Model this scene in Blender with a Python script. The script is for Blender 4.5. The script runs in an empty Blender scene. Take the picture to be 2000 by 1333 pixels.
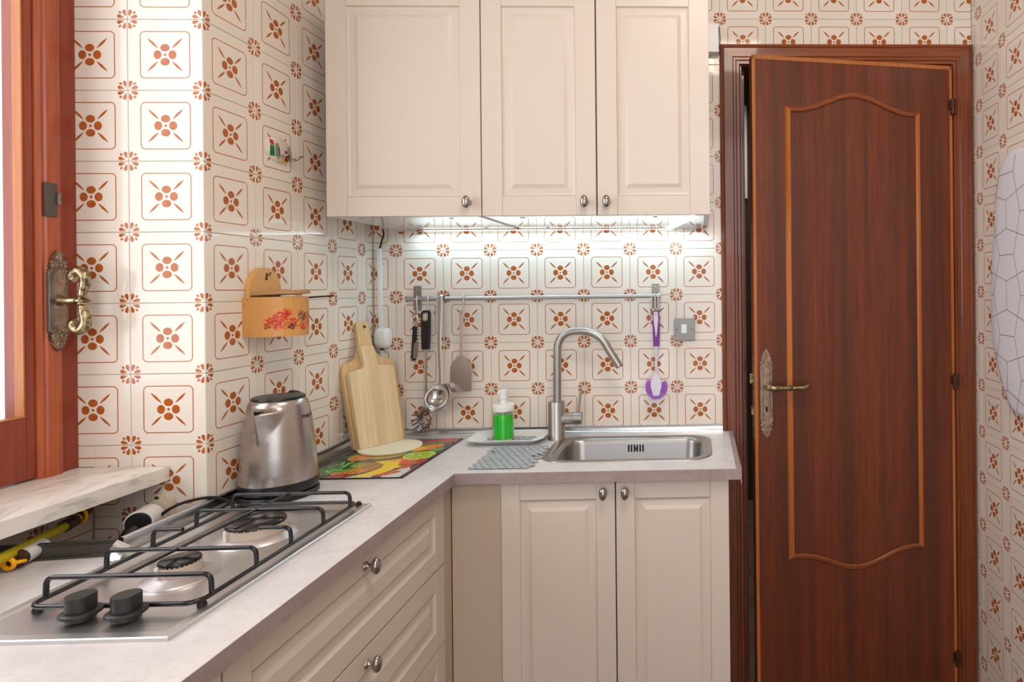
import bpy, bmesh, math, random
import numpy as np
from mathutils import Matrix, Vector
R = math.radians
PI = math.pi
C = bpy.context.scene.collection
random.seed(7)

# ------------------------------------------------------------------ camera
H = 1.365
cam_d = bpy.data.cameras.new('camera')
cam = bpy.data.objects.new('camera', cam_d)
C.objects.link(cam)
bpy.context.scene.camera = cam
cam_d.sensor_width = 36.0
cam_d.lens = 36.0 * 1185.1 / 2000.0
cam_d.shift_x = -397.67 / 2000.0
cam_d.shift_y = -104.2 / 2000.0
cam_d.clip_start = 0.02
_yaw, _rol = 0.0277, 0.0094
cam.matrix_world = (Matrix.Translation((1.04558, -1.98074, H)) @ Matrix.Rotation(-_yaw, 4, 'Z')
                    @ Matrix.Rotation(PI / 2, 4, 'X') @ Matrix.Rotation(-_rol, 4, 'Z'))

# ------------------------------------------------------------------ light
sc = bpy.context.scene
sc.view_settings.view_transform = 'Standard'
sc.view_settings.look = 'None'
sc.view_settings.gamma = 1.0
sc.view_settings.use_curve_mapping = False
sc.view_settings.exposure = 0.12
world = bpy.data.worlds.new('sky')
sc.world = world
world.use_nodes = True
world.node_tree.nodes['Background'].inputs[0].default_value = (0.93, 0.96, 1.0, 1)
world.node_tree.nodes['Background'].inputs[1].default_value = 1.6

def area(name, loc, size, sizey, power, col, rot):
    d = bpy.data.lights.new(name, 'AREA')
    d.shape = 'RECTANGLE'; d.size = size; d.size_y = sizey
    d.energy = power; d.color = col
    o = bpy.data.objects.new(name, d); C.objects.link(o)
    o.location = loc; o.rotation_euler = rot
    return o

# daylight through the window (points to +x)
area('window_daylight', (-0.46, -1.32, 1.75), 1.25, 1.05, 8.5, (0.98, 0.98, 1.0), (0, -PI / 2, 0))
# daylight from the open side of the room behind the photographer
area('room_daylight', (1.25, -3.25, 2.15), 1.5, 1.0, 10.5, (0.98, 0.97, 1.0), (PI / 2, 0, 0))
# warm ceiling lamp
area('ceiling_lamp_light', (1.15, -1.45, 2.66), 0.45, 0.45, 13, (1.0, 0.87, 0.74), (0, 0, 0))
# cool light of the strip under the wall cabinets
area('strip_light', (0.60, -0.035, 1.548), 0.92, 0.014, 1.2, (0.56, 0.86, 1.0), (0, 0, 0))
area('strand_light', (0.975, -0.19, 1.550), 0.012, 0.30, 0.12, (0.80, 0.98, 1.0), (0, 0, 0))
# hall behind the door
area('hall_light', (1.4, 1.2, 2.5), 0.6, 0.6, 6, (1.0, 0.93, 0.85), (0, 0, 0))

# ------------------------------------------------------------------ node helpers
class X:
    """tiny expression wrapper that writes Math nodes"""
    def __init__(s, nt, v): s.nt = nt; s.v = v
    def _op(s, op, o=None, o2=None):
        n = s.nt.nodes.new('ShaderNodeMath'); n.operation = op
        for i, q in enumerate((s, o, o2)):
            if q is None: continue
            q = q.v if isinstance(q, X) else q
            if isinstance(q, (int, float)): n.inputs[i].default_value = q
            else: s.nt.links.new(q, n.inputs[i])
        return X(s.nt, n.outputs[0])
    def __add__(s, o): return s._op('ADD', o)
    def __radd__(s, o): return s._op('ADD', o)
    def __sub__(s, o): return s._op('SUBTRACT', o)
    def __rsub__(s, o): return X(s.nt, o)._op('SUBTRACT', s)
    def __mul__(s, o): return s._op('MULTIPLY', o)
    __rmul__ = __mul__
    def __truediv__(s, o): return s._op('DIVIDE', o)
    def abs(s): return s._op('ABSOLUTE')
    def max(s, o): return s._op('MAXIMUM', o)
    def min(s, o): return s._op('MINIMUM', o)
    def sqrt(s): return s._op('SQRT')
    def lt(s, o): return s._op('LESS_THAN', o)
    def gt(s, o): return s._op('GREATER_THAN', o)
    def sin(s): return s._op('SINE')
    def mod(s, o): return s._op('FLOORED_MODULO', o)

def srgb(r, g, b):
    f = lambda c: (c / 255 / 12.92) if c / 255 <= 0.04045 else ((c / 255 + 0.055) / 1.055) ** 2.4
    return (f(r), f(g), f(b), 1)

def mat(name, col=(0.8, 0.8, 0.8, 1), rough=0.5, metal=0.0, spec=0.5, trans=0.0, ior=1.45, coat=0.0, emit=None, es=0.0):
    m = bpy.data.materials.new(name); m.use_nodes = True
    b = m.node_tree.nodes['Principled BSDF']
    b.inputs['Base Color'].default_value = col
    b.inputs['Roughness'].default_value = rough
    b.inputs['Metallic'].default_value = metal
    b.inputs['Specular IOR Level'].default_value = spec
    b.inputs['Transmission Weight'].default_value = trans
    b.inputs['IOR'].default_value = ior
    b.inputs['Coat Weight'].default_value = coat
    b.inputs['Coat Roughness'].default_value = 0.05
    if emit:
        b.inputs['Emission Color'].default_value = emit
        b.inputs['Emission Strength'].default_value = es
    return m

def nn(m, t): return m.node_tree.nodes.new(t)
def ln(m, a, b): m.node_tree.links.new(a, b)
def bs(m): return m.node_tree.nodes['Principled BSDF']

def texco(m, scale=(1, 1, 1), coord='Object', rot=(0, 0, 0)):
    tc = nn(m, 'ShaderNodeTexCoord'); mp = nn(m, 'ShaderNodeMapping')
    ln(m, tc.outputs[coord], mp.inputs[0])
    mp.inputs['Scale'].default_value = scale
    mp.inputs['Rotation'].default_value = rot
    return mp.outputs[0]

def noise(m, vec, scale, detail=4, rough=0.5, dist=0.0):
    n = nn(m, 'ShaderNodeTexNoise')
    n.inputs['Scale'].default_value = scale; n.inputs['Detail'].default_value = detail
    n.inputs['Roughness'].default_value = rough; n.inputs['Distortion'].default_value = dist
    ln(m, vec, n.inputs['Vector'])
    return n.outputs['Fac']

def ramp(m, fac, stops):
    r = nn(m, 'ShaderNodeValToRGB')
    e = r.color_ramp.elements
    while len(e) < len(stops): e.new(0.5)
    for k, (p, c) in enumerate(stops):
        e[k].position = p; e[k].color = c
    ln(m, fac, r.inputs[0])
    return r.outputs[0]

def bump(m, fac, strength, dist=0.001):
    b = nn(m, 'ShaderNodeBump')
    b.inputs['Strength'].default_value = strength; b.inputs['Distance'].default_value = dist
    ln(m, fac, b.inputs['Height'])
    ln(m, b.outputs[0], bs(m).inputs['Normal'])

def mix(m, fac, a, b):
    n = nn(m, 'ShaderNodeMix'); n.data_type = 'RGBA'
    for s, v in ((n.inputs['Factor'], fac), (n.inputs[6], a), (n.inputs[7], b)):
        if isinstance(v, (tuple, float, int)): s.default_value = v
        else: ln(m, v, s)
    return n.outputs[2]

# ------------------------------------------------------------------ materials
M = {}
def tile_material():
    m = mat('glazed_tile', rough=0.07, spec=0.45)
    nt = m.node_tree
    tc = nn(m, 'ShaderNodeTexCoord'); sp = nn(m, 'ShaderNodeSeparateXYZ')
    ln(m, tc.outputs['Object'], sp.inputs[0])
    u = X(nt, sp.outputs['X']) / 0.15; v = X(nt, sp.outputs['Z']) / 0.15
    a = u.abs(); b = v.abs()
    h, r = 0.328, 0.062
    qx = a - (h - r); qy = b - (h - r)
    px = qx.max(0.0); py = qy.max(0.0)
    d = (px * px + py * py).sqrt() + (qx.max(qy)).min(0.0) - r
    mask = d.abs().lt(0.0068)
    A = a.max(b); B = a.min(b)
    e = (A - 0.099) / 0.0535; f = B / 0.0625
    mask = mask.max((e * e + f * f).lt(1.0))
    # white ring and little dot in the centre of the flower
    rr = (a * a + b * b).sqrt()
    mask = mask.min(rr.gt(0.035)).max(rr.lt(0.0195))
    s = (a + b) * 0.70711; t = (a - b) * 0.70711
    q = (s - 0.229) / 0.104
    mask = mask.max(t.abs().lt((1.0 - q * q) * 0.0165))
    # corner rosette
    c = 0.5 - a; dd = 0.5 - b
    A2 = c.max(dd); B2 = c.min(dd)
    ca, sa = math.cos(R(14)), math.sin(R(14))
    s2 = ((A2 - 0.088) * ca + (B2 - 0.036) * sa) / 0.048
    t2 = (B2 - 0.036) * ca - (A2 - 0.088) * sa
    w2 = (1.0 - s2 * s2).max(0.0).sqrt() * (s2 * 0.55 + 1.0) * 0.0225
    mask = mask.max(t2.abs().lt(w2))
    s3 = ((c + dd) * 0.70711 - 0.131) / 0.024
    t3 = (c - dd) * 0.70711
    w3 = (1.0 - s3 * s3).max(0.0).sqrt() * (s3 * 0.5 + 1.0) * 0.0150
    mask = mask.max(t3.abs().lt(w3))
    oi = nn(m, 'ShaderNodeObjectInfo')
    n1 = noise(m, texco(m), 60, 2)
    br = ramp(m, n1, [(0.3, srgb(168, 88, 36)), (0.7, srgb(184, 102, 48))])
    base = mix(m, oi.outputs['Random'], srgb(231, 221, 209), srgb(236, 227, 216))
    ln(m, mix(m, mask.v, base, br), bs(m).inputs['Base Color'])
    bump(m, noise(m, texco(m), 22, 2), 0.10, 0.0012)
    return m
M['tile'] = tile_material()
M['grout'] = mat('grout', srgb(188, 176, 160), 0.9)
m = M['plaster'] = mat('plaster', srgb(226, 216, 204), 0.85)
bump(m, noise(m, texco(m), 90), 0.15)
m = M['floor'] = mat('floor_tile', srgb(170, 150, 130), 0.35)
ln(m, ramp(m, noise(m, texco(m), 7, 6), [(0.3, srgb(112, 92, 76)), (0.7, srgb(142, 122, 104))]), bs(m).inputs['Base Color'])
m = M['cabinet'] = mat('cabinet_foil', srgb(208, 195, 184), 0.33, spec=0.5)
bump(m, noise(m, texco(m, (1, 1, 0.15)), 160, 2), 0.035)
m = M['filler'] = mat('filler_foil', srgb(186, 168, 150), 0.45)
bump(m, noise(m, texco(m), 160, 2), 0.03)
M['cabinet_inside'] = mat('cabinet_carcass', srgb(120, 105, 92), 0.6)
M['under_white'] = mat('melamine_white', srgb(235, 236, 236), 0.06, spec=0.6)

def wood(name, c1, c2, c3, grain=(34, 34, 1.6), rough=0.38, coat=0.25, ring=0.35, coarse=(9, 9, 0.35), spec=0.5):
    m = mat(name, c1, rough, coat=coat, spec=spec)
    v = texco(m, grain); n1 = noise(m, v, 3.0, 6, 0.6, 0.6)
    v2 = texco(m, coarse); n2 = noise(m, v2, 1.6, 3, 0.5, 0.8)
    c = ramp(m, n1, [(0.28, c1), (0.62, c2)])
    d = ramp(m, n2, [(0.35, (0, 0, 0, 1)), (0.7, (1, 1, 1, 1))])
    mm = nn(m, 'ShaderNodeMath'); mm.operation = 'MULTIPLY'; mm.inputs[1].default_value = ring
    ln(m, d, mm.inputs[0])
    ln(m, mix(m, mm.outputs[0], c, c3), bs(m).inputs['Base Color'])
    bump(m, n1, 0.12, 0.0006)
    return m
M['mahogany'] = wood('mahogany_veneer', srgb(92, 38, 17), srgb(120, 55, 26), srgb(72, 35, 22), ring=0.8, rough=0.42, coat=0.12, coarse=(14, 14, 0.25))
M['mahogany_frame'] = wood('mahogany_frame', srgb(90, 40, 17), srgb(130, 63, 29), srgb(82, 38, 19), rough=0.36, coat=0.25)
M['mahogany_frame_h'] = wood('mahogany_frame_h', srgb(110, 52, 22), srgb(150, 78, 36), srgb(96, 46, 22), grain=(1.6, 34, 34), coarse=(.5, 9, 9), rough=0.36, coat=0.25)
M['edge_wood'] = wood('edge_wood', srgb(164, 90, 38), srgb(186, 112, 52), srgb(150, 80, 36), rough=0.42, coat=0.1)
M['window_wood'] = wood('window_wood', srgb(150, 62, 30), srgb(186, 92, 48), srgb(136, 56, 32), rough=0.36, coat=0.25)
M['window_wood_dark'] = wood('window_wood_dark', srgb(128, 52, 34), srgb(152, 66, 42), srgb(112, 46, 30), rough=0.42, coat=0.12)
M['board_light'] = wood('beech_light', srgb(218, 190, 148), srgb(233, 212, 176), srgb(202, 166, 118), grain=(60, 60, 2.5), ring=0.55, rough=0.6, coat=0.0, coarse=(16, 16, 0.4))
M['board_tan'] = wood('beech_tan', srgb(196, 156, 106), srgb(220, 190, 146), srgb(206, 170, 120), grain=(60, 60, 2.5), ring=0.4, rough=0.6, coat=0.0)
M['spice_wood'] = wood('birch_ply', srgb(208, 152, 84), srgb(224, 172, 104), srgb(198, 140, 72), grain=(50, 50, 2), ring=0.35, rough=0.42, coat=0.2)
m = M['ply_edge'] = mat('ply_edge', srgb(190, 140, 90), 0.5)
mpz = texco(m, (1, 1, 260)); wv = nn(m, 'ShaderNodeTexWave'); wv.bands_direction = 'Z'
wv.inputs['Scale'].default_value = 0.8; ln(m, mpz, wv.inputs['Vector'])
ln(m, ramp(m, wv.outputs['Fac'], [(0.2, srgb(140, 92, 54)), (0.8, srgb(206, 160, 108))]), bs(m).inputs['Base Color'])

def laminate(name, c1, c2, c3, rough):
    m = mat(name, c1, rough, spec=0.45)
    v = texco(m)
    n1 = noise(m, v, 9, 8, 0.65, 0.4); n2 = noise(m, v, 90, 4, 0.6)
    c = ramp(m, n1, [(0.35, c1), (0.65, c2)])
    f = ramp(m, n2, [(0.50, (0, 0, 0, 1)), (0.72, (0.5, 0.5, 0.5, 1))])
    ln(m, mix(m, f, c, c3), bs(m).inputs['Base Color'])
    bump(m, n2, 0.05)
    return m
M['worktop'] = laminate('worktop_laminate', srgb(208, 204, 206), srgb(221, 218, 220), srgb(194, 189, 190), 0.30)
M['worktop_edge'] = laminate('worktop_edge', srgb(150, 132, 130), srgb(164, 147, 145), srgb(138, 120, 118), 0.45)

def steel(name, col, rough, stretch=(1, 1, 60), metal=1.0, b=0.08):
    m = mat(name, col, rough, metal=metal)
    n1 = noise(m, texco(m, stretch), 30, 3)
    r = nn(m, 'ShaderNodeMapRange'); ln(m, n1, r.inputs[0])
    r.inputs[3].default_value = rough * 0.8; r.inputs[4].default_value = rough * 1.25
    ln(m, r.outputs[0], bs(m).inputs['Roughness'])
    bump(m, n1, b, 0.0003)
    return m
M['steel'] = steel('brushed_steel', (0.44, 0.42, 0.40, 1), 0.34, b=0.03)
M['steel_h'] = steel('brushed_steel_flat', (0.52, 0.51, 0.50, 1), 0.26, (60, 1, 1), b=0.04)
M['hob_steel'] = steel('hob_steel', (0.70, 0.70, 0.70, 1), 0.34, (50, 2, 2), b=0.05)
M['kettle_steel'] = steel('kettle_steel', (0.50, 0.45, 0.43, 1), 0.28, (2, 2, 160), b=0.012)
M['sink_steel'] = steel('sink_steel', (0.36, 0.35, 0.34, 1), 0.32, (3, 60, 3), b=0.03)
M['trim_metal'] = steel('aluminium_trim', (0.62, 0.64, 0.66, 1), 0.22, (1, 1, 1), b=0.02)
M['flat_steel'] = steel('switch_steel', (0.27, 0.255, 0.24, 1), 0.40)
M['chrome'] = mat('polished_nickel', (0.40, 0.37, 0.35, 1), 0.13, metal=1.0)
M['rail_metal'] = mat('rail_metal', (0.50, 0.49, 0.48, 1), 0.36, metal=1.0)
M['copper_steel'] = mat('spatula_steel', (0.55, 0.47, 0.43, 1), 0.30, metal=1.0)
m = M['brass'] = mat('antique_brass', (0.42, 0.34, 0.20, 1), 0.34, metal=1.0)
ln(m, ramp(m, noise(m, texco(m), 120, 4), [(0.38, (0.16, 0.12, 0.07, 1)), (0.6, (0.48, 0.39, 0.24, 1))]), bs(m).inputs['Base Color'])
m = M['brass_dark'] = mat('aged_brass_plate', (0.24, 0.17, 0.12, 1), 0.42, metal=0.9)
ln(m, ramp(m, noise(m, texco(m), 90, 5), [(0.36, (0.11, 0.08, 0.055, 1)), (0.62, (0.34, 0.26, 0.19, 1))]), bs(m).inputs['Base Color'])
m = M['plate_bronze'] = mat('bronze_plate', (0.38, 0.27, 0.20, 1), 0.40, metal=0.85)
ln(m, ramp(m, noise(m, texco(m), 70, 5), [(0.34, (0.26, 0.18, 0.13, 1)), (0.62, (0.44, 0.33, 0.26, 1))]), bs(m).inputs['Base Color'])
M['iron'] = mat('iron_plate', (0.12, 0.11, 0.10, 1), 0.5, metal=0.8)
M['hinge'] = mat('brown_hinge', srgb(72, 46, 32), 0.45, metal=0.5)
M['enamel'] = mat('black_enamel', srgb(26, 22, 24), 0.22, spec=0.6)
M['black'] = mat('black_plastic', srgb(26, 25, 26), 0.32)
M['knob_black'] = mat('knob_black', srgb(40, 38, 38), 0.42)
M['rubber'] = mat('black_rubber', srgb(20, 20, 21), 0.5)
M['void'] = mat('dark_void', srgb(6, 5, 5), 0.9)
M['white_plastic'] = mat('white_plastic', srgb(236, 236, 234), 0.3)
M['ivory_plastic'] = mat('ivory_plastic', srgb(214, 200, 178), 0.4)
M['tray'] = mat('white_foam', srgb(232, 234, 232), 0.5)
M['burner_alu'] = mat('burner_aluminium', srgb(196, 180, 168), 0.55, metal=0.1)
M['dish'] = mat('dish_steel', (0.70, 0.66, 0.66, 1), 0.40, metal=1.0)
M['mat_grey'] = mat('grey_vinyl', srgb(160, 166, 171), 0.3, spec=0.6)
M['purple'] = mat('purple_rubber', srgb(116, 52, 138), 0.45)
M['bristle'] = mat('purple_bristle', srgb(176, 112, 212), 0.5)
M['brush_white'] = mat('lilac_white_plastic', srgb(218, 216, 236), 0.35)
M['yellow'] = mat('yellow_hose', srgb(196, 178, 18), 0.45)
M['valve'] = mat('yellow_valve', srgb(250, 176, 8), 0.35)
M['hose_brown'] = mat('clamp_brown', srgb(86, 62, 44), 0.45, metal=0.4)
M['cream_board'] = mat('cream_plastic', srgb(236, 230, 206), 0.45)
M['red'] = mat('red_connector', srgb(220, 40, 40), 0.4)
m = M['marble'] = mat('marble', srgb(226, 220, 212), 0.28)
v = texco(m, (1.0, 0.45, 1.0)); n1 = noise(m, v, 10, 9, 0.65, 1.4); n2 = noise(m, v, 4, 4, 0.5)
c1 = ramp(m, n1, [(0.36, srgb(196, 192, 188)), (0.44, srgb(228, 223, 215)), (0.6, srgb(236, 231, 224))])
ln(m, mix(m, ramp(m, n2, [(0.45, (0, 0, 0, 1)), (0.8, (0.25, 0.25, 0.25, 1))]), c1, srgb(214, 196, 176)), bs(m).inputs['Base Color'])
M['glass'] = mat('clear_glass', (1, 1, 1, 1), 0.0, trans=1.0, ior=1.45)
M['glass_thin'] = mat('window_glass', (1, 1, 1, 1), 0.0, trans=1.0, ior=1.02)
M['soap'] = mat('green_soap', (0.0, 0.92, 0.01, 1), 0.08, trans=0.12, ior=1.34)
M['led'] = mat('led_lit', (1, 1, 1, 1), 0.4, emit=(0.92, 0.98, 1.0, 1), es=5)
M['led_tape'] = mat('led_tape', srgb(236, 236, 230), 0.4)
M['cover'] = mat('board_cover', srgb(228, 227, 236), 0.75)
M['ink'] = mat('grey_print', srgb(104, 106, 116), 0.7)
M['ink_dark'] = mat('dark_print', srgb(46, 44, 48), 0.5)
M['hall'] = mat('hall_wall', srgb(70, 50, 36), 0.8)
M['hall_white'] = mat('hall_white', srgb(225, 222, 224), 0.7)
M['clear_disc'] = mat('clear_disc', srgb(226, 216, 204), 0.12, spec=0.6)
m = M['paint'] = mat('printed_colour', rough=0.12, spec=0.5)
at_ = nn(m, 'ShaderNodeAttribute'); at_.attribute_name = 'Col'; ln(m, at_.outputs['Color'], bs(m).inputs['Base Color'])
m = M['paint_wood'] = mat('printed_wood', rough=0.38, spec=0.4, coat=0.2)
at_ = nn(m, 'ShaderNodeAttribute'); at_.attribute_name = 'Col'; ln(m, at_.outputs['Color'], bs(m).inputs['Base Color'])

# ------------------------------------------------------------------ mesh helpers
class MB:
    def __init__(s): s.v = []; s.f = []
    def add(s, vs, fs, T=None):
        k = len(s.v)
        s.v += [tuple(T @ Vector(p)) if T is not None else tuple(p) for p in vs]
        s.f += [tuple(i + k for i in f) for f in fs]
        return s
    def box(s, x0, x1, y0, y1, z0, z1, T=None):
        x0, x1 = sorted((x0, x1)); y0, y1 = sorted((y0, y1)); z0, z1 = sorted((z0, z1))
        return s.add([(x0, y0, z0), (x1, y0, z0), (x1, y1, z0), (x0, y1, z0), (x0, y0, z1), (x1, y0, z1), (x1, y1, z1), (x0, y1, z1)],
                     [(0, 3, 2, 1), (4, 5, 6, 7), (0, 1, 5, 4), (1, 2, 6, 5), (2, 3, 7, 6), (3, 0, 4, 7)], T)
    def prism(s, poly, d0, d1, axis='y', T=None):
        """extrude a 2D outline; axis y: (x,z) outline, axis x: (y,z), axis z: (x,y)"""
        ar = sum(poly[i][0] * poly[(i + 1) % len(poly)][1] - poly[(i + 1) % len(poly)][0] * poly[i][1] for i in range(len(poly)))
        if ar < 0: poly = poly[::-1]
        mk = {'y': lambda p, d: (p[0], d, p[1]), 'x': lambda p, d: (d, p[0], p[1]), 'z': lambda p, d: (p[0], p[1], d)}[axis]
        n = len(poly)
        a, b = min(d0, d1), max(d0, d1)
        vs = [mk(p, a) for p in poly] + [mk(p, b) for p in poly]
        lo = tuple(range(n)); hi = tuple(range(n, 2 * n))
        sd = [(i, (i + 1) % n, n + (i + 1) % n, n + i) for i in range(n)]
        if axis == 'y': fs = [lo, hi[::-1]] + [q[::-1] for q in sd]
        else: fs = [lo[::-1], hi] + sd
        return s.add(vs, fs, T)
    def tube(s, pts, r, n=10, closed=False, T=None, sy=1.0):
        P = [Vector(p) for p in pts]; m_ = len(P)
        rr = [r] * m_ if isinstance(r, (int, float)) else list(r)
        vs = []; fs = []
        up = None
        for i in range(m_):
            if closed: t = P[(i + 1) % m_] - P[i - 1]
            else: t = P[min(i + 1, m_ - 1)] - P[max(i - 1, 0)]
            t.normalize()
            if up is None:
                up = Vector((0, 0, 1)) if abs(t.z) < 0.9 else Vector((0, 1, 0))
            a = up - t * up.dot(t)
            if a.length < 1e-6: a = t.orthogonal()
            a.normalize(); up = a; b = t.cross(a)
            for k in range(n):
                q = 2 * PI * k / n
                vs.append(P[i] + (a * math.cos(q) + b * math.sin(q) * sy) * rr[i])
        rng = m_ if closed else m_ - 1
        for i in range(rng):
            j = (i + 1) % m_
            for k in range(n):
                l = (k + 1) % n
                fs.append((i * n + k, i * n + l, j * n + l, j * n + k))
        if not closed:
            fs.append(tuple(range(n))[::-1]); fs.append(tuple(range((m_ - 1) * n, m_ * n)))
        return s.add(vs, fs, T)
    def lathe(s, prof, n=32, T=None, cap=True):
        vs = []; fs = []
        for (r, z) in prof:
            for k in range(n):
                q = 2 * PI * k / n; vs.append((r * math.cos(q), r * math.sin(q), z))
        for i in range(len(prof) - 1):
            for k in range(n):
                l = (k + 1) % n
                fs.append((i * n + k, i * n + l, (i + 1) * n + l, (i + 1) * n + k))
        if cap:
            fs.append(tuple(range(n))[::-1]); fs.append(tuple(range((len(prof) - 1) * n, len(prof) * n)))
        return s.add(vs, fs, T)
    def cyl(s, a, b, r, n=20):
        return s.tube([a, b], r, n)
    def grid(s, fn, nu, nv, closed_u=False, T=None):
        vs = [fn(i / (nu if closed_u else nu - 1), j / (nv - 1)) for j in range(nv) for i in range(nu)]
        fs = []
        for j in range(nv - 1):
            for i in range(nu if closed_u else nu - 1):
                k = (i + 1) % nu
                fs.append((j * nu + i, j * nu + k, (j + 1) * nu + k, (j + 1) * nu + i))
        return s.add(vs, fs, T)
    def mesh(s, name, m=None, bev=0.0, seg=2, smooth=True, ang=35, fix=True):
        me = bpy.data.meshes.new(name)
        me.from_pydata(s.v, [], s.f)
        if fix or bev:
            bm = bmesh.new(); bm.from_mesh(me)
            if fix: bmesh.ops.recalc_face_normals(bm, faces=bm.faces)
            if bev:
                es = [e for e in bm.edges if len(e.link_faces) == 2 and e.calc_face_angle(0) > R(28)]
                bmesh.ops.bevel(bm, geom=es, offset=bev, segments=seg, affect='EDGES', profile=0.6, clamp_overlap=True)
            bm.to_mesh(me); bm.free()
        if m: me.materials.append(m)
        if smooth:
            me.polygons.foreach_set('use_smooth', [True] * len(me.polygons))
            me.set_sharp_from_angle(angle=R(ang))
        me.update()
        return me

def wloc(o):
    p = Vector(o.location)
    while o.parent: o = o.parent; p += o.location
    return p
def weight(o):
    """shade by face area, so that large bevelled faces stay flat"""
    w = o.modifiers.new('flat_faces', 'WEIGHTED_NORMAL'); w.mode = 'FACE_AREA'; w.weight = 100; w.keep_sharp = True
def obj(name, mb, m, parent=None, bev=0.0, local=False, label=None, wn=False, **kw):
    """one mesh object; vertices are in world coordinates unless local"""
    me = mb.mesh(name, m, bev, **kw) if isinstance(mb, MB) else mb
    if not local and parent is not None:
        off = wloc(parent); me.transform(Matrix.Translation(-off))
    o = bpy.data.objects.new(name, me); C.objects.link(o)
    if bev or wn: weight(o)
    if parent is not None: o.parent = parent
    if label: o['label'] = label
    return o
def tag(o, label, cat, group=None):
    o['label'] = label; o['category'] = cat
    if group: o['group'] = group
    return o
def thing(name, label, cat, loc=(0, 0, 0), rot=(0, 0, 0), group=None):
    o = bpy.data.objects.new(name, None); C.objects.link(o)
    o.empty_display_size = 0.05
    o.location = loc; o.rotation_euler = rot
    return tag(o, label, cat, group)
def struct(name, mb=None, m=None, loc=(0, 0, 0), **kw):
    if mb is None:
        o = bpy.data.objects.new(name, None); C.objects.link(o); o.location = loc
    else: o = obj(name, mb, m, **kw)
    o['kind'] = 'structure'
    return o
def copy_tree(o, parent=None):
    c = o.copy(); C.objects.link(c); c.parent = parent
    for ch in [q for q in C.objects if q.parent == o]: copy_tree(ch, c)
    return c
def rrect(x0, x1, y0, y1, r, n=6):
    pts = []
    for cx, cy, a0 in ((x1 - r, y1 - r, 0), (x0 + r, y1 - r, 90), (x0 + r, y0 + r, 180), (x1 - r, y0 + r, 270)):
        for k in range(n + 1):
            a = R(a0 + 90 * k / n); pts.append((cx + r * math.cos(a), cy + r * math.sin(a)))
    return pts
def rounded(poly, rad, n=5):
    """round the corners of a polygon; rad is a number or a list"""
    out = []; N = len(poly)
    for i, p in enumerate(poly):
        r = rad[i] if isinstance(rad, (list, tuple)) else rad
        p = Vector(p); a = Vector(poly[i - 1]) - p; b = Vector(poly[(i + 1) % N]) - p
        if r <= 0: out.append(tuple(p)); continue
        l = min(r, a.length * 0.49, b.length * 0.49)
        A = p + a.normalized() * l; B = p + b.normalized() * l
        for k in range(n + 1):
            t = k / n; out.append(tuple(A * (1 - t) ** 2 + p * 2 * t * (1 - t) + B * t * t))
    return out
def bend(pts, r, n=6):
    """round the inner corners of an open 3D path"""
    out = [Vector(pts[0])]
    for i in range(1, len(pts) - 1):
        p = Vector(pts[i]); a = Vector(pts[i - 1]) - p; b = Vector(pts[i + 1]) - p
        l = min(r, a.length * 0.49, b.length * 0.49)
        A = p + a.normalized() * l; B = p + b.normalized() * l
        for k in range(n + 1):
            t = k / n; out.append(A * (1 - t) ** 2 + p * 2 * t * (1 - t) + B * t * t)
    out.append(Vector(pts[-1]))
    return out
def spline(pts, n=8):
    P = [Vector(p) for p in pts]; P = [P[0] * 2 - P[1]] + P + [P[-1] * 2 - P[-2]]
    out = []
    for i in range(1, len(P) - 2):
        for k in range(n):
            t = k / n; a, b, c, d = P[i - 1:i + 3]
            out.append(0.5 * ((2 * b) + (c - a) * t + (2 * a - 5 * b + 4 * c - d) * t * t + (3 * b - a - 3 * c + d) * t ** 3))
    out.append(P[-2]); return out

# ------------------------------------------------------------------ room shell
Z0 = 1.34367          # height of the joint row used as row 0
T = 0.15
CE = 2.75
def wallbox(name, *boxes, m='grout'):
    b = MB()
    for q in boxes: b.box(*q)
    return struct(name, b, M[m], smooth=False)
# back wall with the door opening
DX0, DX1, DZ = 1.187, 1.882, 2.094
w_back = wallbox('wall_back', (-0.30, DX0, 0.0014, 0.12, 0, CE), (DX1, 2.10, 0.0014, 0.12, 0, CE), (DX0, DX1, 0.0014, 0.12, DZ, CE))
w_left = wallbox('wall_left', (-0.345, -0.0014, -0.6650, 0.0014, 0, CE))
w_sill = wallbox('wall_left.001', (-0.60, -0.2344, -3.40, -0.6650, 0, 0.97))
w_win = wallbox('wall_left.002', (-0.60, -0.272, -3.40, -1.98, 0.97, CE), (-0.60, -0.272, -1.98, -0.6650, 2.46, CE), m='plaster')
w_right = wallbox('wall_right', (1.9556, 2.10, -3.40, 0.0014, 0, CE))
wallbox('wall_rear', (-0.60, 0.35, -3.40, -3.30, 0, CE), (2.10, 2.2, -3.40, -3.30, 0, CE), (0.35, 2.10, -3.40, -3.30, 2.6, CE), m='plaster')
wallbox('ceiling', (-0.60, 2.10, -3.40, 2.2, CE, CE + 0.1), m='plaster')
wallbox('floor', (-0.60, 2.40, -3.40, 2.2, -0.1, 0), m='floor')
# hall behind the door
wallbox('wall_hall', (0.9, 2.4, 1.9, 2.0, 0, CE), (0.80, 0.9, 0.12, 2.0, 0, CE), (2.3, 2.4, 0.12, 2.0, 0, CE), m='hall')
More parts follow.
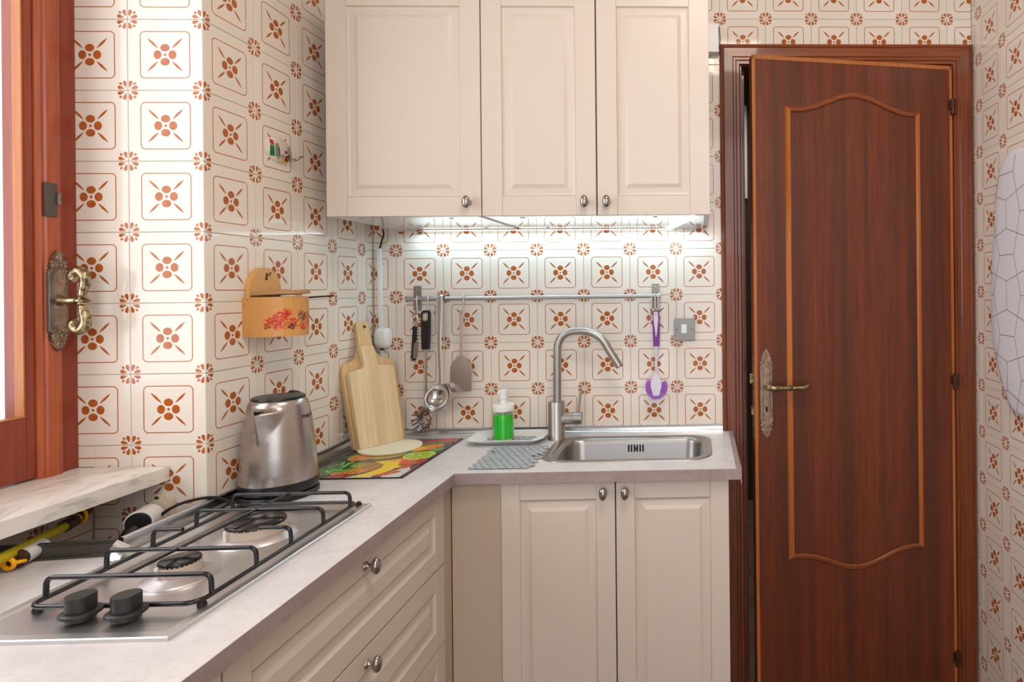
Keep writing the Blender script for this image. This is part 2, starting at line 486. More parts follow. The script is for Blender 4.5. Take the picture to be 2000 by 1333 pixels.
# tiles
full = MB().box(-0.0742, 0.0742, 0, 0.006, -0.0742, 0.0742).mesh('tile', M['tile'], bev=0.0011, seg=2, ang=50)
def tile(parent, origin, rotz, cx0=-0.0742, cx1=0.0742, cz0=-0.0742, cz1=0.0742, sx=1.0):
    if min(cx1 - cx0, cz1 - cz0) < 0.004: return
    if cx1 - cx0 > 0.148 and cz1 - cz0 > 0.148: me = full
    else: me = MB().box(cx0, cx1, 0, 0.006, cz0, cz1).mesh('tile', M['tile'], bev=0.0009, seg=1, ang=50)
    o = bpy.data.objects.new('tile', me); C.objects.link(o); o.parent = parent; weight(o)
    o.location = Vector(origin) + Vector((random.uniform(-.0002, .0002), 0, random.uniform(-.0002, .0002)))
    o.rotation_euler = (random.uniform(-.0012, .0012), 0, rotz + random.uniform(-.0012, .0012)); o.scale = (sx, 1, 1)
def clip(c, lo, hi): return max(-0.0742, lo - c), min(0.0742, hi - c)
def rowz(r): return Z0 + T * r + T / 2        # centre of the tile above joint r
# back wall: columns between joints x = .07215 + .15 c
for r in range(-4, 9):
    zc = rowz(r)
    for c in range(-1, 13):
        xc = 0.07215 + T * c + T / 2
        regions = []
        if c < 0 or xc < 1.12: regions.append((0.0016, 1.1215, 0.918, CE))
        if 1.06 < xc: regions.append((1.1215, 1.9528, 2.155, CE))
        for (x0, x1, z0, z1) in regions:
            a, b = clip(xc, x0, x1); e, f = clip(zc, z0, z1)
            if b - a > 0.004 and f - e > 0.004: tile(w_back, (xc, 0, zc), 0, a, b, e, f)
# left wall, facing +x : local x runs towards +y
for r in range(-4, 9):
    zc = rowz(r)
    for c in range(0, 5):
        yc = -(4 - c + 0.4429) * T + T / 2
        a, b = clip(yc, -0.6664, -0.0016); e, f = clip(zc, 0.90, CE)
        if b - a > 0.004 and f - e > 0.004: tile(w_left, (0, yc, zc), PI / 2, a, b, e, f)
# the end of the left wall, facing the room (niche of the window)
for r in range(-5, 9):
    zc = rowz(r)
    for c in (-1, -2):
        xc = 0.155 * c + 0.0775
        lo = -0.2705 if zc > 1.0 else -0.232
        a, b = max(-0.0742, (lo - xc) / 1.035), 0.0742; e, f = clip(zc, 0.60, CE)
        if f - e > 0.004 and b - a > 0.004: tile(w_left, (xc, -0.6665, zc), 0, a, b, e, f, 1.035)
        if c == -2 and zc < 1.0 < zc + T / 2: tile(w_left, (xc, -0.6665, zc), 0, (-0.2705 - xc) / 1.035, (-0.2325 - xc) / 1.035, 0.9995 - zc, 0.0742, 1.035)
# wall below the window sill, facing +x
for r in range(-5, -2):
    zc = rowz(r)
    for c in range(0, 4):
        yc = -0.6665 - 0.1065 - T * c + T / 2 - 0.0
        a, b = clip(yc, -1.25, -0.6685); e, f = clip(zc, 0.60, 0.962)
        if f - e > 0.004 and b - a > 0.004: tile(w_sill, (-0.2330, yc, zc), PI / 2, a, b, e, f)
# right wall, facing -x : local x runs towards -y
for r in range(-9, 9):
    zc = rowz(r)
    for c in range(0, 7):
        yc = -(c - 1 + 0.3265) * T - T / 2
        a, b = max(-0.0742, yc + 0.0016), 0.0742
        tile(w_right, (1.9542, yc, zc), -PI / 2, a, b)

# ------------------------------------------------------------------ window (left)
win = struct('window_1', loc=(-0.27, -0.72, 1.0))
ZS = 0.9995
def molding(y0, y1, xf, z0=ZS, z1=2.46, xb=-0.304):
    return MB().box(xb, xf, y0, y1, z0, z1)
obj('frame_post', molding(-0.703, -0.6672, -0.262), M['window_wood_dark'], win, bev=0.002)
st = MB()
prof = [(-0.304, -0.7035), (-0.262, -0.7035), (-0.2545, -0.706), (-0.2525, -0.712), (-0.2525, -0.734), (-0.256, -0.7365), (-0.2555, -0.742), (-0.261, -0.7475), (-0.268, -0.7490), (-0.304, -0.7490)]
st.prism(prof, ZS, 2.44, 'z')
obj('handle_stile', st, M['window_wood'], win, smooth=True, ang=25)
sash = MB(); sash.box(-0.304, -0.262, -0.7655, -0.7505, ZS + 0.004, 2.44); sash.box(-0.304, -0.262, -1.93, -0.7655, ZS + 0.004, 1.124)
sash.box(-0.304, -0.262, -1.93, -0.7655, 2.34, 2.44); sash.box(-0.304, -0.262, -1.94, -1.86, ZS, 2.44)
obj('sash_frame', sash, M['window_wood_dark'], win, bev=0.002)
bd = MB().box(-0.281, -0.2630, -0.7690, -0.7655, 1.124, 2.34); bd.box(-0.281, -0.2630, -1.86, -0.7690, 1.124, 1.1275)
obj('glazing_bead', bd, M['edge_wood'], win, bev=0.0012)  # lighter wood colour carries the sunlit look of the bead
obj('glass_pane', MB().box(-0.3025, -0.2990, -1.86, -0.7660, 1.1245, 2.34), M['glass_thin'], win, smooth=False)
wf = MB().box(-0.304, -0.262, -1.98, -1.94, ZS, 2.46); wf.box(-0.304, -0.262, -1.98, -0.6672, 2.44, 2.46)
obj('frame_post', wf, M['window_wood_dark'], win)
lp = MB().box(-0.2525, -0.2495, -0.7405, -0.717, 1.520, 1.588)
lpo = obj('latch_plate', lp, M['iron'], win, bev=0.0008)
lv = MB().prism(rounded([(-0.7195, 1.545), (-0.7125, 1.545), (-0.7125, 1.572), (-0.7195, 1.568)], 0.003), -0.2500, -0.2465, 'x')
obj('latch_tongue', lv, M['flat_steel'], lpo, bev=0.001)
# handle: ornate plate, flat cover strip and the S-shaped grip
def ornate(hh, w, n=9, lobes=5):
    """half outline of a baroque escutcheon, mirrored; in (u, z)"""
    pts = []
    body = hh * 0.60
    pts += [(w, -body), (w, body)]
    k0 = len(pts)
    for i in range(lobes * 6 + 1):
        t = i / (lobes * 6)
        ww = w * 0.97 * math.cos(t * PI / 2) ** 0.62
        ww *= 1 + 0.13 * math.cos(t * lobes * 2 * PI)
        pts.append((max(ww, 0.0) + (0.0004 if i == lobes * 6 else 0), body + (hh - body) * (0.03 + 0.97 * t)))
    right = [(w, -z) for w_, z in []]
    top = pts[1:]
    R_ = [(a, -b) for a, b in top[::-1]] + top
    L_ = [(-a, b) for a, b in R_[::-1]]
    return R_ + L_
hp = MB().prism([(-0.7165 + u * 1.0, 1.351 + z) for u, z in ornate(0.102, 0.0185)], -0.2525, -0.2485, 'x')
hpo = obj('handle_plate', hp, M['brass_dark'], win, bev=0.0008)
ip = MB().prism(rounded([(-0.728, 1.298), (-0.7165, 1.287), (-0.705, 1.298), (-0.705, 1.404), (-0.7165, 1.415), (-0.728, 1.404)], 0.003), -0.2488, -0.2470, 'x')
for sgn in (1, -1):
    for q, (du, dz, rr) in enumerate(((0.008, 0.071, 0.006), (-0.008, 0.071, 0.006), (0.0, 0.088, 0.005), (0.0108, 0.060, 0.004), (-0.0108, 0.060, 0.004))):
        ip.tube([(-0.2482, -0.7165 + du + rr * 0.75 * math.cos(a), 1.351 + sgn * dz + rr * 0.75 * math.sin(a)) for a in np.linspace(0, 2 * PI, 14)[:-1]], 0.0016, 6, closed=True)
obj('plate_relief', ip, M['plate_bronze'], hpo, ang=40)
obj('plate_cover', MB().box(-0.2525, -0.2455, -0.7375, -0.7290, 1.290, 1.410), M['flat_steel'], hpo, bev=0.0006)
hd = MB()
hd.tube([(-0.2485, -0.7165, 1.351), (-0.246, -0.7165, 1.351), (-0.236, -0.7165, 1.351), (-0.205, -0.7165, 1.351)], [0.012, 0.011, 0.007, 0.0062], 14)
hd.lathe([(0.006, -0.011), (0.010, -0.007), (0.0085, -0.004), (0.013, -0.0015), (0.013, 0.0015), (0.0085, 0.004), (0.010, 0.007), (0.006, 0.011)], 18, Matrix.Translation((-0.203, -0.7165, 1.351)))
for sgn in (1, -1):
    pp = spline([(-0.203, -0.7165, 1.351 + sgn * 0.008), (-0.201, -0.7165, 1.351 + sgn * 0.022), (-0.197, -0.7165, 1.351 + sgn * 0.036),
                 (-0.198, -0.7165, 1.351 + sgn * 0.050), (-0.208, -0.7165, 1.351 + sgn * 0.060), (-0.219, -0.7165, 1.351 + sgn * 0.056), (-0.222, -0.7165, 1.351 + sgn * 0.047), (-0.216, -0.7165, 1.351 + sgn * 0.043)], 5)
    hd.tube(pp, [0.0065 + 0.003 * math.sin(i / len(pp) * PI) for i in range(len(pp))], 12)
    hd.tube([p + Vector((0.002, 0.004, 0)) for p in pp[6:-4]], 0.0022, 6)
    hd.tube([p + Vector((0.002, -0.006, 0)) for p in pp[6:-4]], 0.0022, 6)
obj('handle_grip', hd, M['brass'], hpo)

# marble sill
sill = MB().prism([(-0.30, -0.6672), (-0.0745, -0.6672), (-0.0830, -1.02), (-0.0980, -2.2), (-0.30, -2.2)], 0.969, 0.999, 'z')
tag(obj('window_sill', sill, M['marble'], bev=0.003), 'veined white marble window sill jutting out above the gas hob', 'window sill')

# ------------------------------------------------------------------ door frame, leaf and hardware
fr = struct('door_1', loc=(1.53, 0.0, 0.0))
def casing(x0, x1, z1, inner_w):
    pass
# stepped casing, mitred at the corners: built from profiles along the three sides
CP = [(0.0, 0.0), (0.0, 0.010), (0.004, 0.018), (0.012, 0.020), (0.015, 0.0165), (0.042, 0.0165), (0.045, 0.0135), (0.052, 0.0135), (0.055, 0.010), (0.064, 0.010), (0.066, 0.006), (0.0678, 0.0)]
X0, X1, ZT = 1.1195, 1.9515, 2.1575
def side(left):
    b = MB(); vs = []
    for (a, d) in CP:
        x = X0 + a if left else X1 - a
        vs.append((x, -d, 0.0)); vs.append((x, -d, ZT - a))
    n = len(CP)
    fs = [(2 * i, 2 * i + 2, 2 * i + 3, 2 * i + 1) for i in range(n - 1)]
    return b.add(vs, fs)
obj('door_casing', side(True), M['mahogany_frame'], fr, ang=20)
obj('door_casing', side(False), M['mahogany_frame'], fr, ang=20)
b = MB(); vs = []
for (a, d) in CP: vs += [(X0 + a, -d, ZT - a), (X1 - a, -d, ZT - a)]
b.add(vs, [(2 * i, 2 * i + 1, 2 * i + 3, 2 * i + 2) for i in range(len(CP) - 1)])
obj('door_casing', b, M['mahogany_frame_h'], fr, ang=20)
jb = MB().box(DX0 - 0.002, DX0 + 0.004, 0.0, 0.12, 0, DZ); jb.box(DX1 - 0.004, DX1 + 0.002, 0.0, 0.12, 0, DZ); jb.box(DX0, DX1, 0.0, 0.12, DZ - 0.004, DZ + 0.002)
jb.box(DX0 + 0.004, DX0 + 0.016, 0.045, 0.12, 0, DZ); jb.box(DX1 - 0.016, DX1 - 0.004, 0.045, 0.12, 0, DZ)
obj('door_jamb', jb, M['mahogany_frame'], fr, smooth=False)
# leaf : local x from the hinge towards the free edge, local -y is the room side... angle 8.3 deg
ANG = PI + math.atan2(0.14445, 0.98951)
leaf = struct('door_2', loc=(1.878, -0.020, 0.0))
leaf.rotation_euler = (0, 0, ANG)
# in this local frame the room side is +y
LW, LT, LZ = 0.670, 0.038, 2.081
lf = MB().box(0.0, LW, -LT, 0.0, 0.012, LZ)
obj('door_leaf', lf, M['mahogany'], leaf, bev=0.001, local=True)
eb = MB().box(LW - 0.0095, LW + 0.0006, -0.001, 0.0012, 0.012, LZ + 0.0006); eb.box(0.0, 0.0095, -0.001, 0.0012, 0.012, LZ + 0.0006)
eb.box(0.0, LW + 0.0006, -0.001, 0.0012, LZ - 0.0115, LZ + 0.0006)
obj('edge_strip', eb, M['edge_wood'], leaf, local=True, smooth=False)
# curved moulding
def mz(u, top):
    t = (u - 0.112) / (0.566 - 0.112)
    s = 0.5 - 0.5 * math.cos(2 * PI * min(max((t - 0.06) / 0.88, 0), 1))
    return (H + 0.5555 + 0.0515 * s ** 1.15) if top else (H - 0.8400 - 0.050 * s ** 1.15)
MP = [(-0.0095, 0.0), (-0.0095, 0.005), (-0.006, 0.0085), (-0.002, 0.0085), (0.000, 0.0065), (0.003, 0.0065), (0.006, 0.004), (0.0085, 0.0)]
def ribbon(path, nrm):
    b = MB(); vs = []; n = len(MP)
    for (p, q) in zip(path, nrm):
        for (o_, d) in MP: vs.append((p[0] + q[0] * o_, d, p[1] + q[1] * o_))
    fs = []
    for i in range(len(path) - 1):
        for k in range(n - 1): fs.append((i * n + k, i * n + k + 1, (i + 1) * n + k + 1, (i + 1) * n + k))
    return b.add(vs, fs)
u0, u1 = 0.121, 0.5585
side_r = [((u0, mz(u0, False)), (-1, -1)), ((u0, mz(u0, True)), (-1, 1))]
us = np.linspace(u0, u1, 49)
topp = []
for i, u_ in enumerate(us):
    if i == 0: nm = (-1, 1)
    elif i == 48: nm = (1, 1)
    else:
        sl = (mz(us[i + 1], True) - mz(us[i - 1], True)) / (us[i + 1] - us[i - 1]); l = math.hypot(1, sl); nm = (-sl / l, 1 / l)
    topp.append(((u_, mz(u_, True)), nm))
side_l = [((u1, mz(u1, True)), (1, 1)), ((u1, mz(u1, False)), (1, -1))]
bott = []
for i, u_ in enumerate(us[::-1]):
    if i == 0: nm = (1, -1)
    elif i == 48: nm = (-1, -1)
    else:
        uu = us[::-1]; sl = (mz(uu[i + 1], False) - mz(uu[i - 1], False)) / (uu[i + 1] - uu[i - 1]); l = math.hypot(1, sl); nm = (sl / l, -1 / l)
    bott.append(((u_, mz(u_, False)), nm))
for nm_, pth, mm_ in (('panel_moulding', side_r, 'edge_wood'), ('panel_moulding', topp, 'mahogany_frame_h'), ('panel_moulding', side_l, 'edge_wood'), ('panel_moulding', bott, 'mahogany_frame_h')):
    obj(nm_, ribbon([p for p, q in pth], [q for p, q in pth]), M[mm_], leaf, local=True, ang=30)
# hinges
for hz in (H + 0.5826, H - 0.3131, H - 1.2187):
    hb = MB().lathe([(0.006, -0.026), (0.0085, -0.024), (0.0085, -0.001), (0.007, 0), (0.0085, 0.001), (0.0085, 0.024), (0.006, 0.026)], 14, Matrix.Translation((0.000, 0.006, hz)))
    hb.box(0.004, 0.012, 0.0, 0.010, hz - 0.008, hz + 0.020)
    obj('hinge', hb, M['hinge'], leaf, local=True)
# escutcheon plate with keyhole and lever
pc, pz = 0.634, H - 0.3285
pl = MB().prism([(pc + u * 1.0, pz + z) for u, z in ornate(0.137, 0.0190, lobes=4)], 0.0, 0.0035, 'y')
plo = obj('escutcheon', pl, M['plate_bronze'], leaf, bev=0.0009, local=True)
rel = MB()
inn = rounded([(pc - 0.0115, pz - 0.074), (pc, pz - 0.086), (pc + 0.0115, pz - 0.074), (pc + 0.0115, pz + 0.074), (pc, pz + 0.086), (pc - 0.0115, pz + 0.074)], 0.006)
rel.tube([(x, 0.0037, z) for x, z in inn], 0.0011, 6, closed=True)
for sg in (1, -1):
    for du, dz, r_ in ((0.0095, 0.097, 0.0058), (-0.0095, 0.097, 0.0058), (0.0, 0.116, 0.0050), (0, 0.128, 0.003)):
        rel.tube([(pc + du + r_ * 0.7 * math.cos(a), 0.0037, pz + sg * dz + r_ * 0.7 * math.sin(a)) for a in np.linspace(0, 2 * PI, 14)[:-1]], 0.0014, 6, closed=True)
obj('plate_relief', rel, M['brass_dark'], plo, local=True)
kh = MB().lathe([(0.0036, 0), (0.0036, 0.0042)], 16, Matrix.Translation((pc, 0, pz - 0.044)) @ Matrix.Rotation(-PI / 2, 4, 'X'))
kh.prism([(pc - 0.0018, pz - 0.045), (pc + 0.0018, pz - 0.045), (pc + 0.0030, pz - 0.055), (pc - 0.0030, pz - 0.055)], 0, 0.0042, 'y')
obj('keyhole', kh, M['void'], plo, local=True)
lz = H - 0.306
lvp = spline([(pc, 0.003, lz), (pc, 0.018, lz), (pc - 0.003, 0.036, lz), (pc - 0.014, 0.043, lz), (pc - 0.040, 0.043, lz - 0.001), (pc - 0.070, 0.041, lz - 0.002), (pc - 0.100, 0.041, lz - 0.002), (pc - 0.119, 0.039, lz + 0.001), (pc - 0.122, 0.036, lz + 0.002)], 5)
lr = []
for p in lvp:
    t = (pc - p.x) / 0.122
    lr.append(0.0095 if p.y < 0.02 else (0.0098 - 0.0035 * min(t / 0.5, 1) + (0.0028 * max(0, (t - 0.55) / 0.45))))
lb = MB().tube(lvp, lr, 14)
for cxx, rr_ in ((0.066, 0.0105), (0.071, 0.0085), (0.061, 0.0085)):
    lb.lathe([(rr_ * 0.8, -0.0016), (rr_, 0), (rr_ * 0.8, 0.0016)], 16, Matrix.Translation((pc - cxx, 0.041, lz - 0.002)) @ Matrix.Rotation(PI / 2, 4, 'Y'))
obj('lever_handle', lb, M['brass'], plo, local=True)
# lock case on the edge
lk = MB().box(LW, LW + 0.0015, -0.028, -0.010, H - 0.47, H - 0.21)
lko = obj('lock_strip', lk, M['brass'], leaf, local=True)
obj('latch_bolt', MB().box(LW, LW + 0.011, -0.026, -0.012, H - 0.298, H - 0.268), M['brass'], lko, bev=0.001, local=True)
obj('dead_bolt', MB().box(LW, LW + 0.007, -0.026, -0.012, H - 0.395, H - 0.370), M['brass'], lko, bev=0.001, local=True)
# things of the hall seen through the gap
tag(obj('wall_panel', MB().box(1.20, 1.36, 1.86, 1.898, 1.93, 2.52), M['hall_white'], bev=0.002), 'narrow white panel glimpsed through the gap beside the half-open door', 'panel')

# ------------------------------------------------------------------ cabinets
def panel_front(w, h, st=0.052, sr=0.052, fld=0.022, t=0.019, top=None):
    """frame-and-panel front, local x 0..w, z 0..h, front at y=0 looking to -y"""
    rt = top if top else sr
    b = MB()
    b.box(0, st, 0, t, 0, h); b.box(w - st, w, 0, t, 0, h)
    b.box(st, w - st, 0.0009, t, 0, sr); b.box(st, w - st, 0.0009, t, h - rt, h)
    m1 = b
    # centre panel: recess with a sloped bevel up to the raised field
    p = MB()
    x0, x1, z0, z1 = st, w - st, sr, h - rt
    rings = [(0.0, 0.0009), (0.0022, 0.0052), (0.0070, 0.0068), (0.0070 + fld * 0.62, 0.0052), (0.0070 + fld, 0.0016), (0.0070 + fld + 0.0008, 0.0012)]
    vs = []
    for o_, y in rings: vs += [(x0 + o_, y, z0 + o_), (x1 - o_, y, z0 + o_), (x1 - o_, y, z1 - o_), (x0 + o_, y, z1 - o_)]
    fs = []
    for k in range(len(rings) - 1):
        for q in range(4):
            r_ = (q + 1) % 4
            fs.append((4 * k + q, 4 * k + r_, 4 * k + 4 + r_, 4 * k + 4 + q))
    k = 4 * (len(rings) - 1); fs.append((k, k + 1, k + 2, k + 3))
    p.add(vs, fs)
    return m1, p
def make_front(name, parent, w, h, T_, knob, label=None, **kw):
    a, p = panel_front(w, h, **kw)
    me = a.mesh(name, M['cabinet'], bev=0.0016, seg=2)
    pm = p.mesh('panel', M['cabinet'], smooth=False, fix=False)
    bm = bmesh.new(); bm.from_mesh(me); bm.from_mesh(pm); bm.to_mesh(me); bm.free()
    me.transform(T_)
    o = obj(name, me, M['cabinet'], parent, label=label, wn=True)
    kb = MB()
    kT = T_ @ Matrix.Translation((knob[0], 0, knob[1])) @ Matrix.Rotation(PI / 2, 4, 'X')
    kb.lathe([(0.0085, 0.0), (0.0085, 0.0015), (0.0060, 0.0035), (0.0042, 0.007), (0.0042, 0.013)], 20, kT)
    # egg-shaped head
    kT2 = T_ @ Matrix.Translation((knob[0], -0.020, knob[1]))
    sx, sz = (0.0105, 0.0165)
    kb.grid(lambda u, v: (sx * math.sin(PI * v) * math.cos(2 * PI * u), 0.0088 * math.sin(PI * v) * math.sin(2 * PI * u), sz * math.cos(PI * v)), 22, 14, True, kT2)
    obj('knob', kb, M['chrome'], o, ang=60)
    return o

# base unit under the sink
YB = -0.405
bc = thing('base_cabinet', 'cream two-door base cabinet under the sink worktop', 'cabinet', (0.825, -0.2, 0.0))
cb = MB().box(0.531, 0.548, -0.385, -0.02, 0.10, 0.868); cb.box(1.101, 1.118, -0.385, -0.02, 0.10, 0.868); cb.box(0.548, 1.101, -0.385, -0.02, 0.10, 0.118); cb.box(0.548, 1.101, -0.030, -0.02, 0.118, 0.868); cb.box(0.54, 1.11, -0.34, -0.32, 0.0, 0.10)
obj('carcass', cb, M['cabinet'], bc, smooth=False)
make_front('door', bc, 0.292, 0.757, Matrix.Translation((0.5315, YB, 0.110)), (0.264, 0.730), st=0.048, sr=0.05, top=0.046)
make_front('door', bc, 0.292, 0.757, Matrix.Translation((0.8265, YB, 0.110)), (0.025, 0.730), st=0.048, sr=0.05, top=0.046)
tag(obj('filler_panel', MB().box(0.404, 0.5295, YB + 0.006, YB + 0.02, 0.0, 0.868).box(0.386, 0.4025, -0.4425, YB + 0.006, 0.0, 0.868), M['filler'], bev=0.0008), 'plain beige filler panel in the corner between drawers and sink cabinet', 'panel')
# drawer unit under the hob
dc = thing('drawer_cabinet', 'cream drawer cabinet with round knobs under the gas hob', 'cabinet', (0.2, -0.8, 0.0))
obj('carcass', MB().box(0.0, 0.384, -1.148, -0.44, 0.10, 0.868), M['cabinet'], dc, smooth=False)
def faceX(y, z): return Matrix.Translation((0.403, y, z)) @ Matrix.Rotation(PI / 2, 4, 'Z')
for z0, h_ in ((0.684, 0.184), (0.489, 0.191), (0.110, 0.375)):
    make_front('drawer', dc, 0.703, h_, faceX(-1.147, z0), (0.3465, h_ - 0.030 if z0 > .3 else h_ - 0.04), st=0.05, sr=0.045, top=0.046, fld=0.024)
dc2 = thing('base_cabinet', 'cream base cabinet cut off by the lower left corner of the photo', 'cabinet', (0.2, -1.5, 0.0))
obj('carcass', MB().box(0.0, 0.384, -1.66, -1.152, 0.10, 0.868), M['cabinet'], dc2, smooth=False)
make_front('door', dc2, 0.50, 0.757, faceX(-1.652, 0.110), (0.03, 0.73), st=0.05, sr=0.05)

# wall cabinets
YU, ZU = -0.375, 1.5595
def wall_cab(label, x0, x1, doors):
    w = thing('wall_cabinet', label, 'cabinet', ((x0 + x1) / 2, -0.18, ZU))
    c_ = MB().box(x0, x1, YU + 0.022, -0.001, ZU + 0.006, 2.16)
    obj('carcass', c_, M['cabinet'], w, bev=0.001)
    obj('bottom_panel', MB().box(x0 + 0.002, x1 - 0.016, YU + 0.022, -0.002, ZU + 0.0005, ZU + 0.006), M['under_white'], w, smooth=False)
    for (a, b_, kn) in doors:
        make_front('door', w, b_ - a, 0.602, Matrix.Translation((a, YU, ZU)), kn, st=0.0525, sr=0.0515, fld=0.0225)
    for q in (0.15, 0.75):
        for yy in (-0.32, -0.05):
            xx = x0 + (x1 - x0) * q
            obj('screw_cap', MB().lathe([(0.006, -0.0004), (0.006, 0.0006)], 14, Matrix.Translation((xx, yy, ZU))), M['flat_steel'], w)
    return w
wall_cab('wide cream wall cabinet with one door, nearest the window', 0.0795, 0.4785, [(0.0795, 0.4775, (0.366, 0.034))])
wall_cab('cream two-door wall cabinet nearest the brown door', 0.4795, 1.0775, [(0.4805, 0.7775, (0.269, 0.034)), (0.7815, 1.0775, (0.0255, 0.034))])

# worktop in an L shape with cut-outs for sink
def slab(xs, ys, skip, z0, z1):
    b = MB()
    nx, ny = len(xs) - 1, len(ys) - 1
    f = [[(i, j) not in skip for j in range(ny)] for i in range(nx)]
    g = lambda i, j: 0 <= i < nx and 0 <= j < ny and f[i][j]
    for i in range(nx):
        for j in range(ny):
            if not f[i][j]: continue
            x0, x1, y0, y1 = xs[i], xs[i + 1], ys[j], ys[j + 1]
            b.add([(x0, y0, z1), (x1, y0, z1), (x1, y1, z1), (x0, y1, z1)], [(0, 1, 2, 3)])
            b.add([(x0, y0, z0), (x1, y0, z0), (x1, y1, z0), (x0, y1, z0)], [(3, 2, 1, 0)])
            if not g(i - 1, j): b.add([(x0, y0, z0), (x0, y1, z0), (x0, y1, z1), (x0, y0, z1)], [(3, 2, 1, 0)])
            if not g(i + 1, j): b.add([(x1, y0, z0), (x1, y1, z0), (x1, y1, z1), (x1, y0, z1)], [(0, 1, 2, 3)])
            if not g(i, j - 1): b.add([(x0, y0, z0), (x1, y0, z0), (x1, y0, z1), (x0, y0, z1)], [(0, 1, 2, 3)])
            if not g(i, j + 1): b.add([(x0, y1, z0), (x1, y1, z0), (x1, y1, z1), (x0, y1, z1)], [(3, 2, 1, 0)])
    return b
WT, WB = 0.900, 0.8725
xs = [-0.2325, 0.0, 0.4225, 0.635, 1.055, 1.137]
ys = [-1.70, -0.872, -0.427, -0.322, -0.085, 0.0]
skip = {(0, 1), (0, 2), (0, 3), (0, 4), (2, 0), (3, 0), (4, 0), (2, 1), (3, 1), (4, 1), (3, 3)}
wk = thing('worktop', 'grey stone-look L-shaped worktop running from the hob to the sink', 'worktop', (0.2, -0.5, WB))
obj('top_slab', slab(xs, ys, skip, WB, WT), M['worktop'], wk, smooth=False, fix=False)
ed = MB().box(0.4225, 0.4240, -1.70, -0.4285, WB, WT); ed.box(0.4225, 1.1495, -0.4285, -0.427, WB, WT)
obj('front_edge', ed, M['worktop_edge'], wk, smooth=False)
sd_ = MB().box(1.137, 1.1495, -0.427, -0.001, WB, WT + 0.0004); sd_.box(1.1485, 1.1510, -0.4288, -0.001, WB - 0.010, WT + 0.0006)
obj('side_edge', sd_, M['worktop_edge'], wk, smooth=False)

# aluminium upstand trims (coved profile)
def cove(axis, a, b_, flip=1):
    pf = [(0.0, 0.9005), (0.0135, 0.9005), (0.0125, 0.9035), (0.008, 0.9065), (0.0058, 0.912), (0.0056, 0.9170), (0.0062, 0.9195), (0.0030, 0.9210), (0.0, 0.9205)]
    if axis == 'y': pf = [(p * 1.45, 0.9005 + (z - 0.9005) * 1.3) for p, z in pf]
    m_ = MB()
    if axis == 'x': m_.prism([(-p, z) for p, z in pf], a, b_, 'x')
    else: m_.prism([(p + 0.0006, z) for p, z in pf], a, b_, 'y')
    return m_
tag(obj('upstand_trim', cove('x', 0.014, 1.119), M['trim_metal'], ang=25), 'silver metal upstand trim along the back edge behind the sink', 'trim')
tag(obj('upstand_trim', cove('y', -0.862, -0.0005), M['trim_metal'], ang=25), 'silver metal upstand trim along the left wall behind kettle and hob', 'trim')
ut = MB().prism([(0, 0.9005), (0.012, 0.9005), (0.012, 0.9035), (0.006, 0.9055), (0.004, 0.920), (0.008, 0.9275), (0, 0.9275)], -0.24, 0.0, 'x', Matrix.Translation((0.004, -0.868, 0)) @ Matrix.Rotation(R(7), 4, 'Z') @ Matrix.Scale(-1, 4, (0, 1, 0)))
tag(obj('upstand_trim', ut, M['iron'], ang=25), 'dull dark metal trim strip under the marble sill with a cut end', 'trim')
fl = MB().grid(lambda u, v: (0.004 + 0.026 * u + 0.016 * v, -0.868 - 0.040 * v - 0.004 * u, 0.902 + 0.023 * math.cos(v * 1.4) * (1 - 0.4 * u)), 4, 8)
tag(obj('trim_flap', fl, M['trim_metal']), 'bent metal flap at the cut corner of the wall trims', 'trim')

# ------------------------------------------------------------------ sink, tap
sk = thing('sink', 'stainless steel sink bowl set in the worktop', 'sink', (0.845, -0.205, WT))
outer = rrect(0.606, 1.079, -0.346, -0.066, 0.068, 8)
def scale_ring(x0, x1, y0, y1, r): return rrect(x0, x1, y0, y1, r, 8)
rings = [(outer, WT + 0.0002), (scale_ring(0.6068, 1.0782, -0.3452, -0.0668, 0.067), WT + 0.0022), (scale_ring(0.612, 1.073, -0.340, -0.072, 0.064), WT + 0.0032), (scale_ring(0.632, 1.056, -0.325, -0.086, 0.052), WT + 0.0010),
         (scale_ring(0.640, 1.049, -0.319, -0.093, 0.048), WT - 0.0035), (scale_ring(0.644, 1.046, -0.315, -0.097, 0.046), WT - 0.014), (scale_ring(0.650, 1.040, -0.309, -0.103, 0.044), WT - 0.125), (scale_ring(0.664, 1.026, -0.296, -0.117, 0.036), WT - 0.146),
         (scale_ring(0.70, 0.99, -0.262, -0.15, 0.03), WT - 0.150)]
sb = MB(); n_ = len(outer); vs = []; fs = []
for rg, z in rings: vs += [(x, y, z) for x, y in rg]
for i in range(len(rings) - 1):
    for k in range(n_): fs.append((i * n_ + k, i * n_ + (k + 1) % n_, (i + 1) * n_ + (k + 1) % n_, (i + 1) * n_ + k))
fs.append(tuple(range((len(rings) - 1) * n_, len(rings) * n_)))
sb.add(vs, fs)
obj('bowl', sb, M['sink_steel'], sk, ang=50)
for k in range(6):
    if True:
        xx = 0.8465 + (k - 2.5) * 0.0088 + (0.0 if k < 3 else 0.0)
        obj('overflow_slot', MB().box(xx - 0.0022, xx + 0.0022, -0.1005, -0.0985, WT - 0.040, WT - 0.018), M['void'], sk, bev=0.0006)
obj('overflow_screw', MB().lathe([(0.005, 0), (0.004, 0.002)], 14, Matrix.Translation((0.8465, -0.1005, WT - 0.030)) @ Matrix.Rotation(PI / 2, 4, 'X')), M['chrome'], sk)
obj('drain', MB().lathe([(0.038, 0.0), (0.036, 0.002), (0.014, 0.001), (0.010, 0.003)], 28, Matrix.Translation((0.80, -0.205, WT - 0.1500))), M['chrome'], sk)

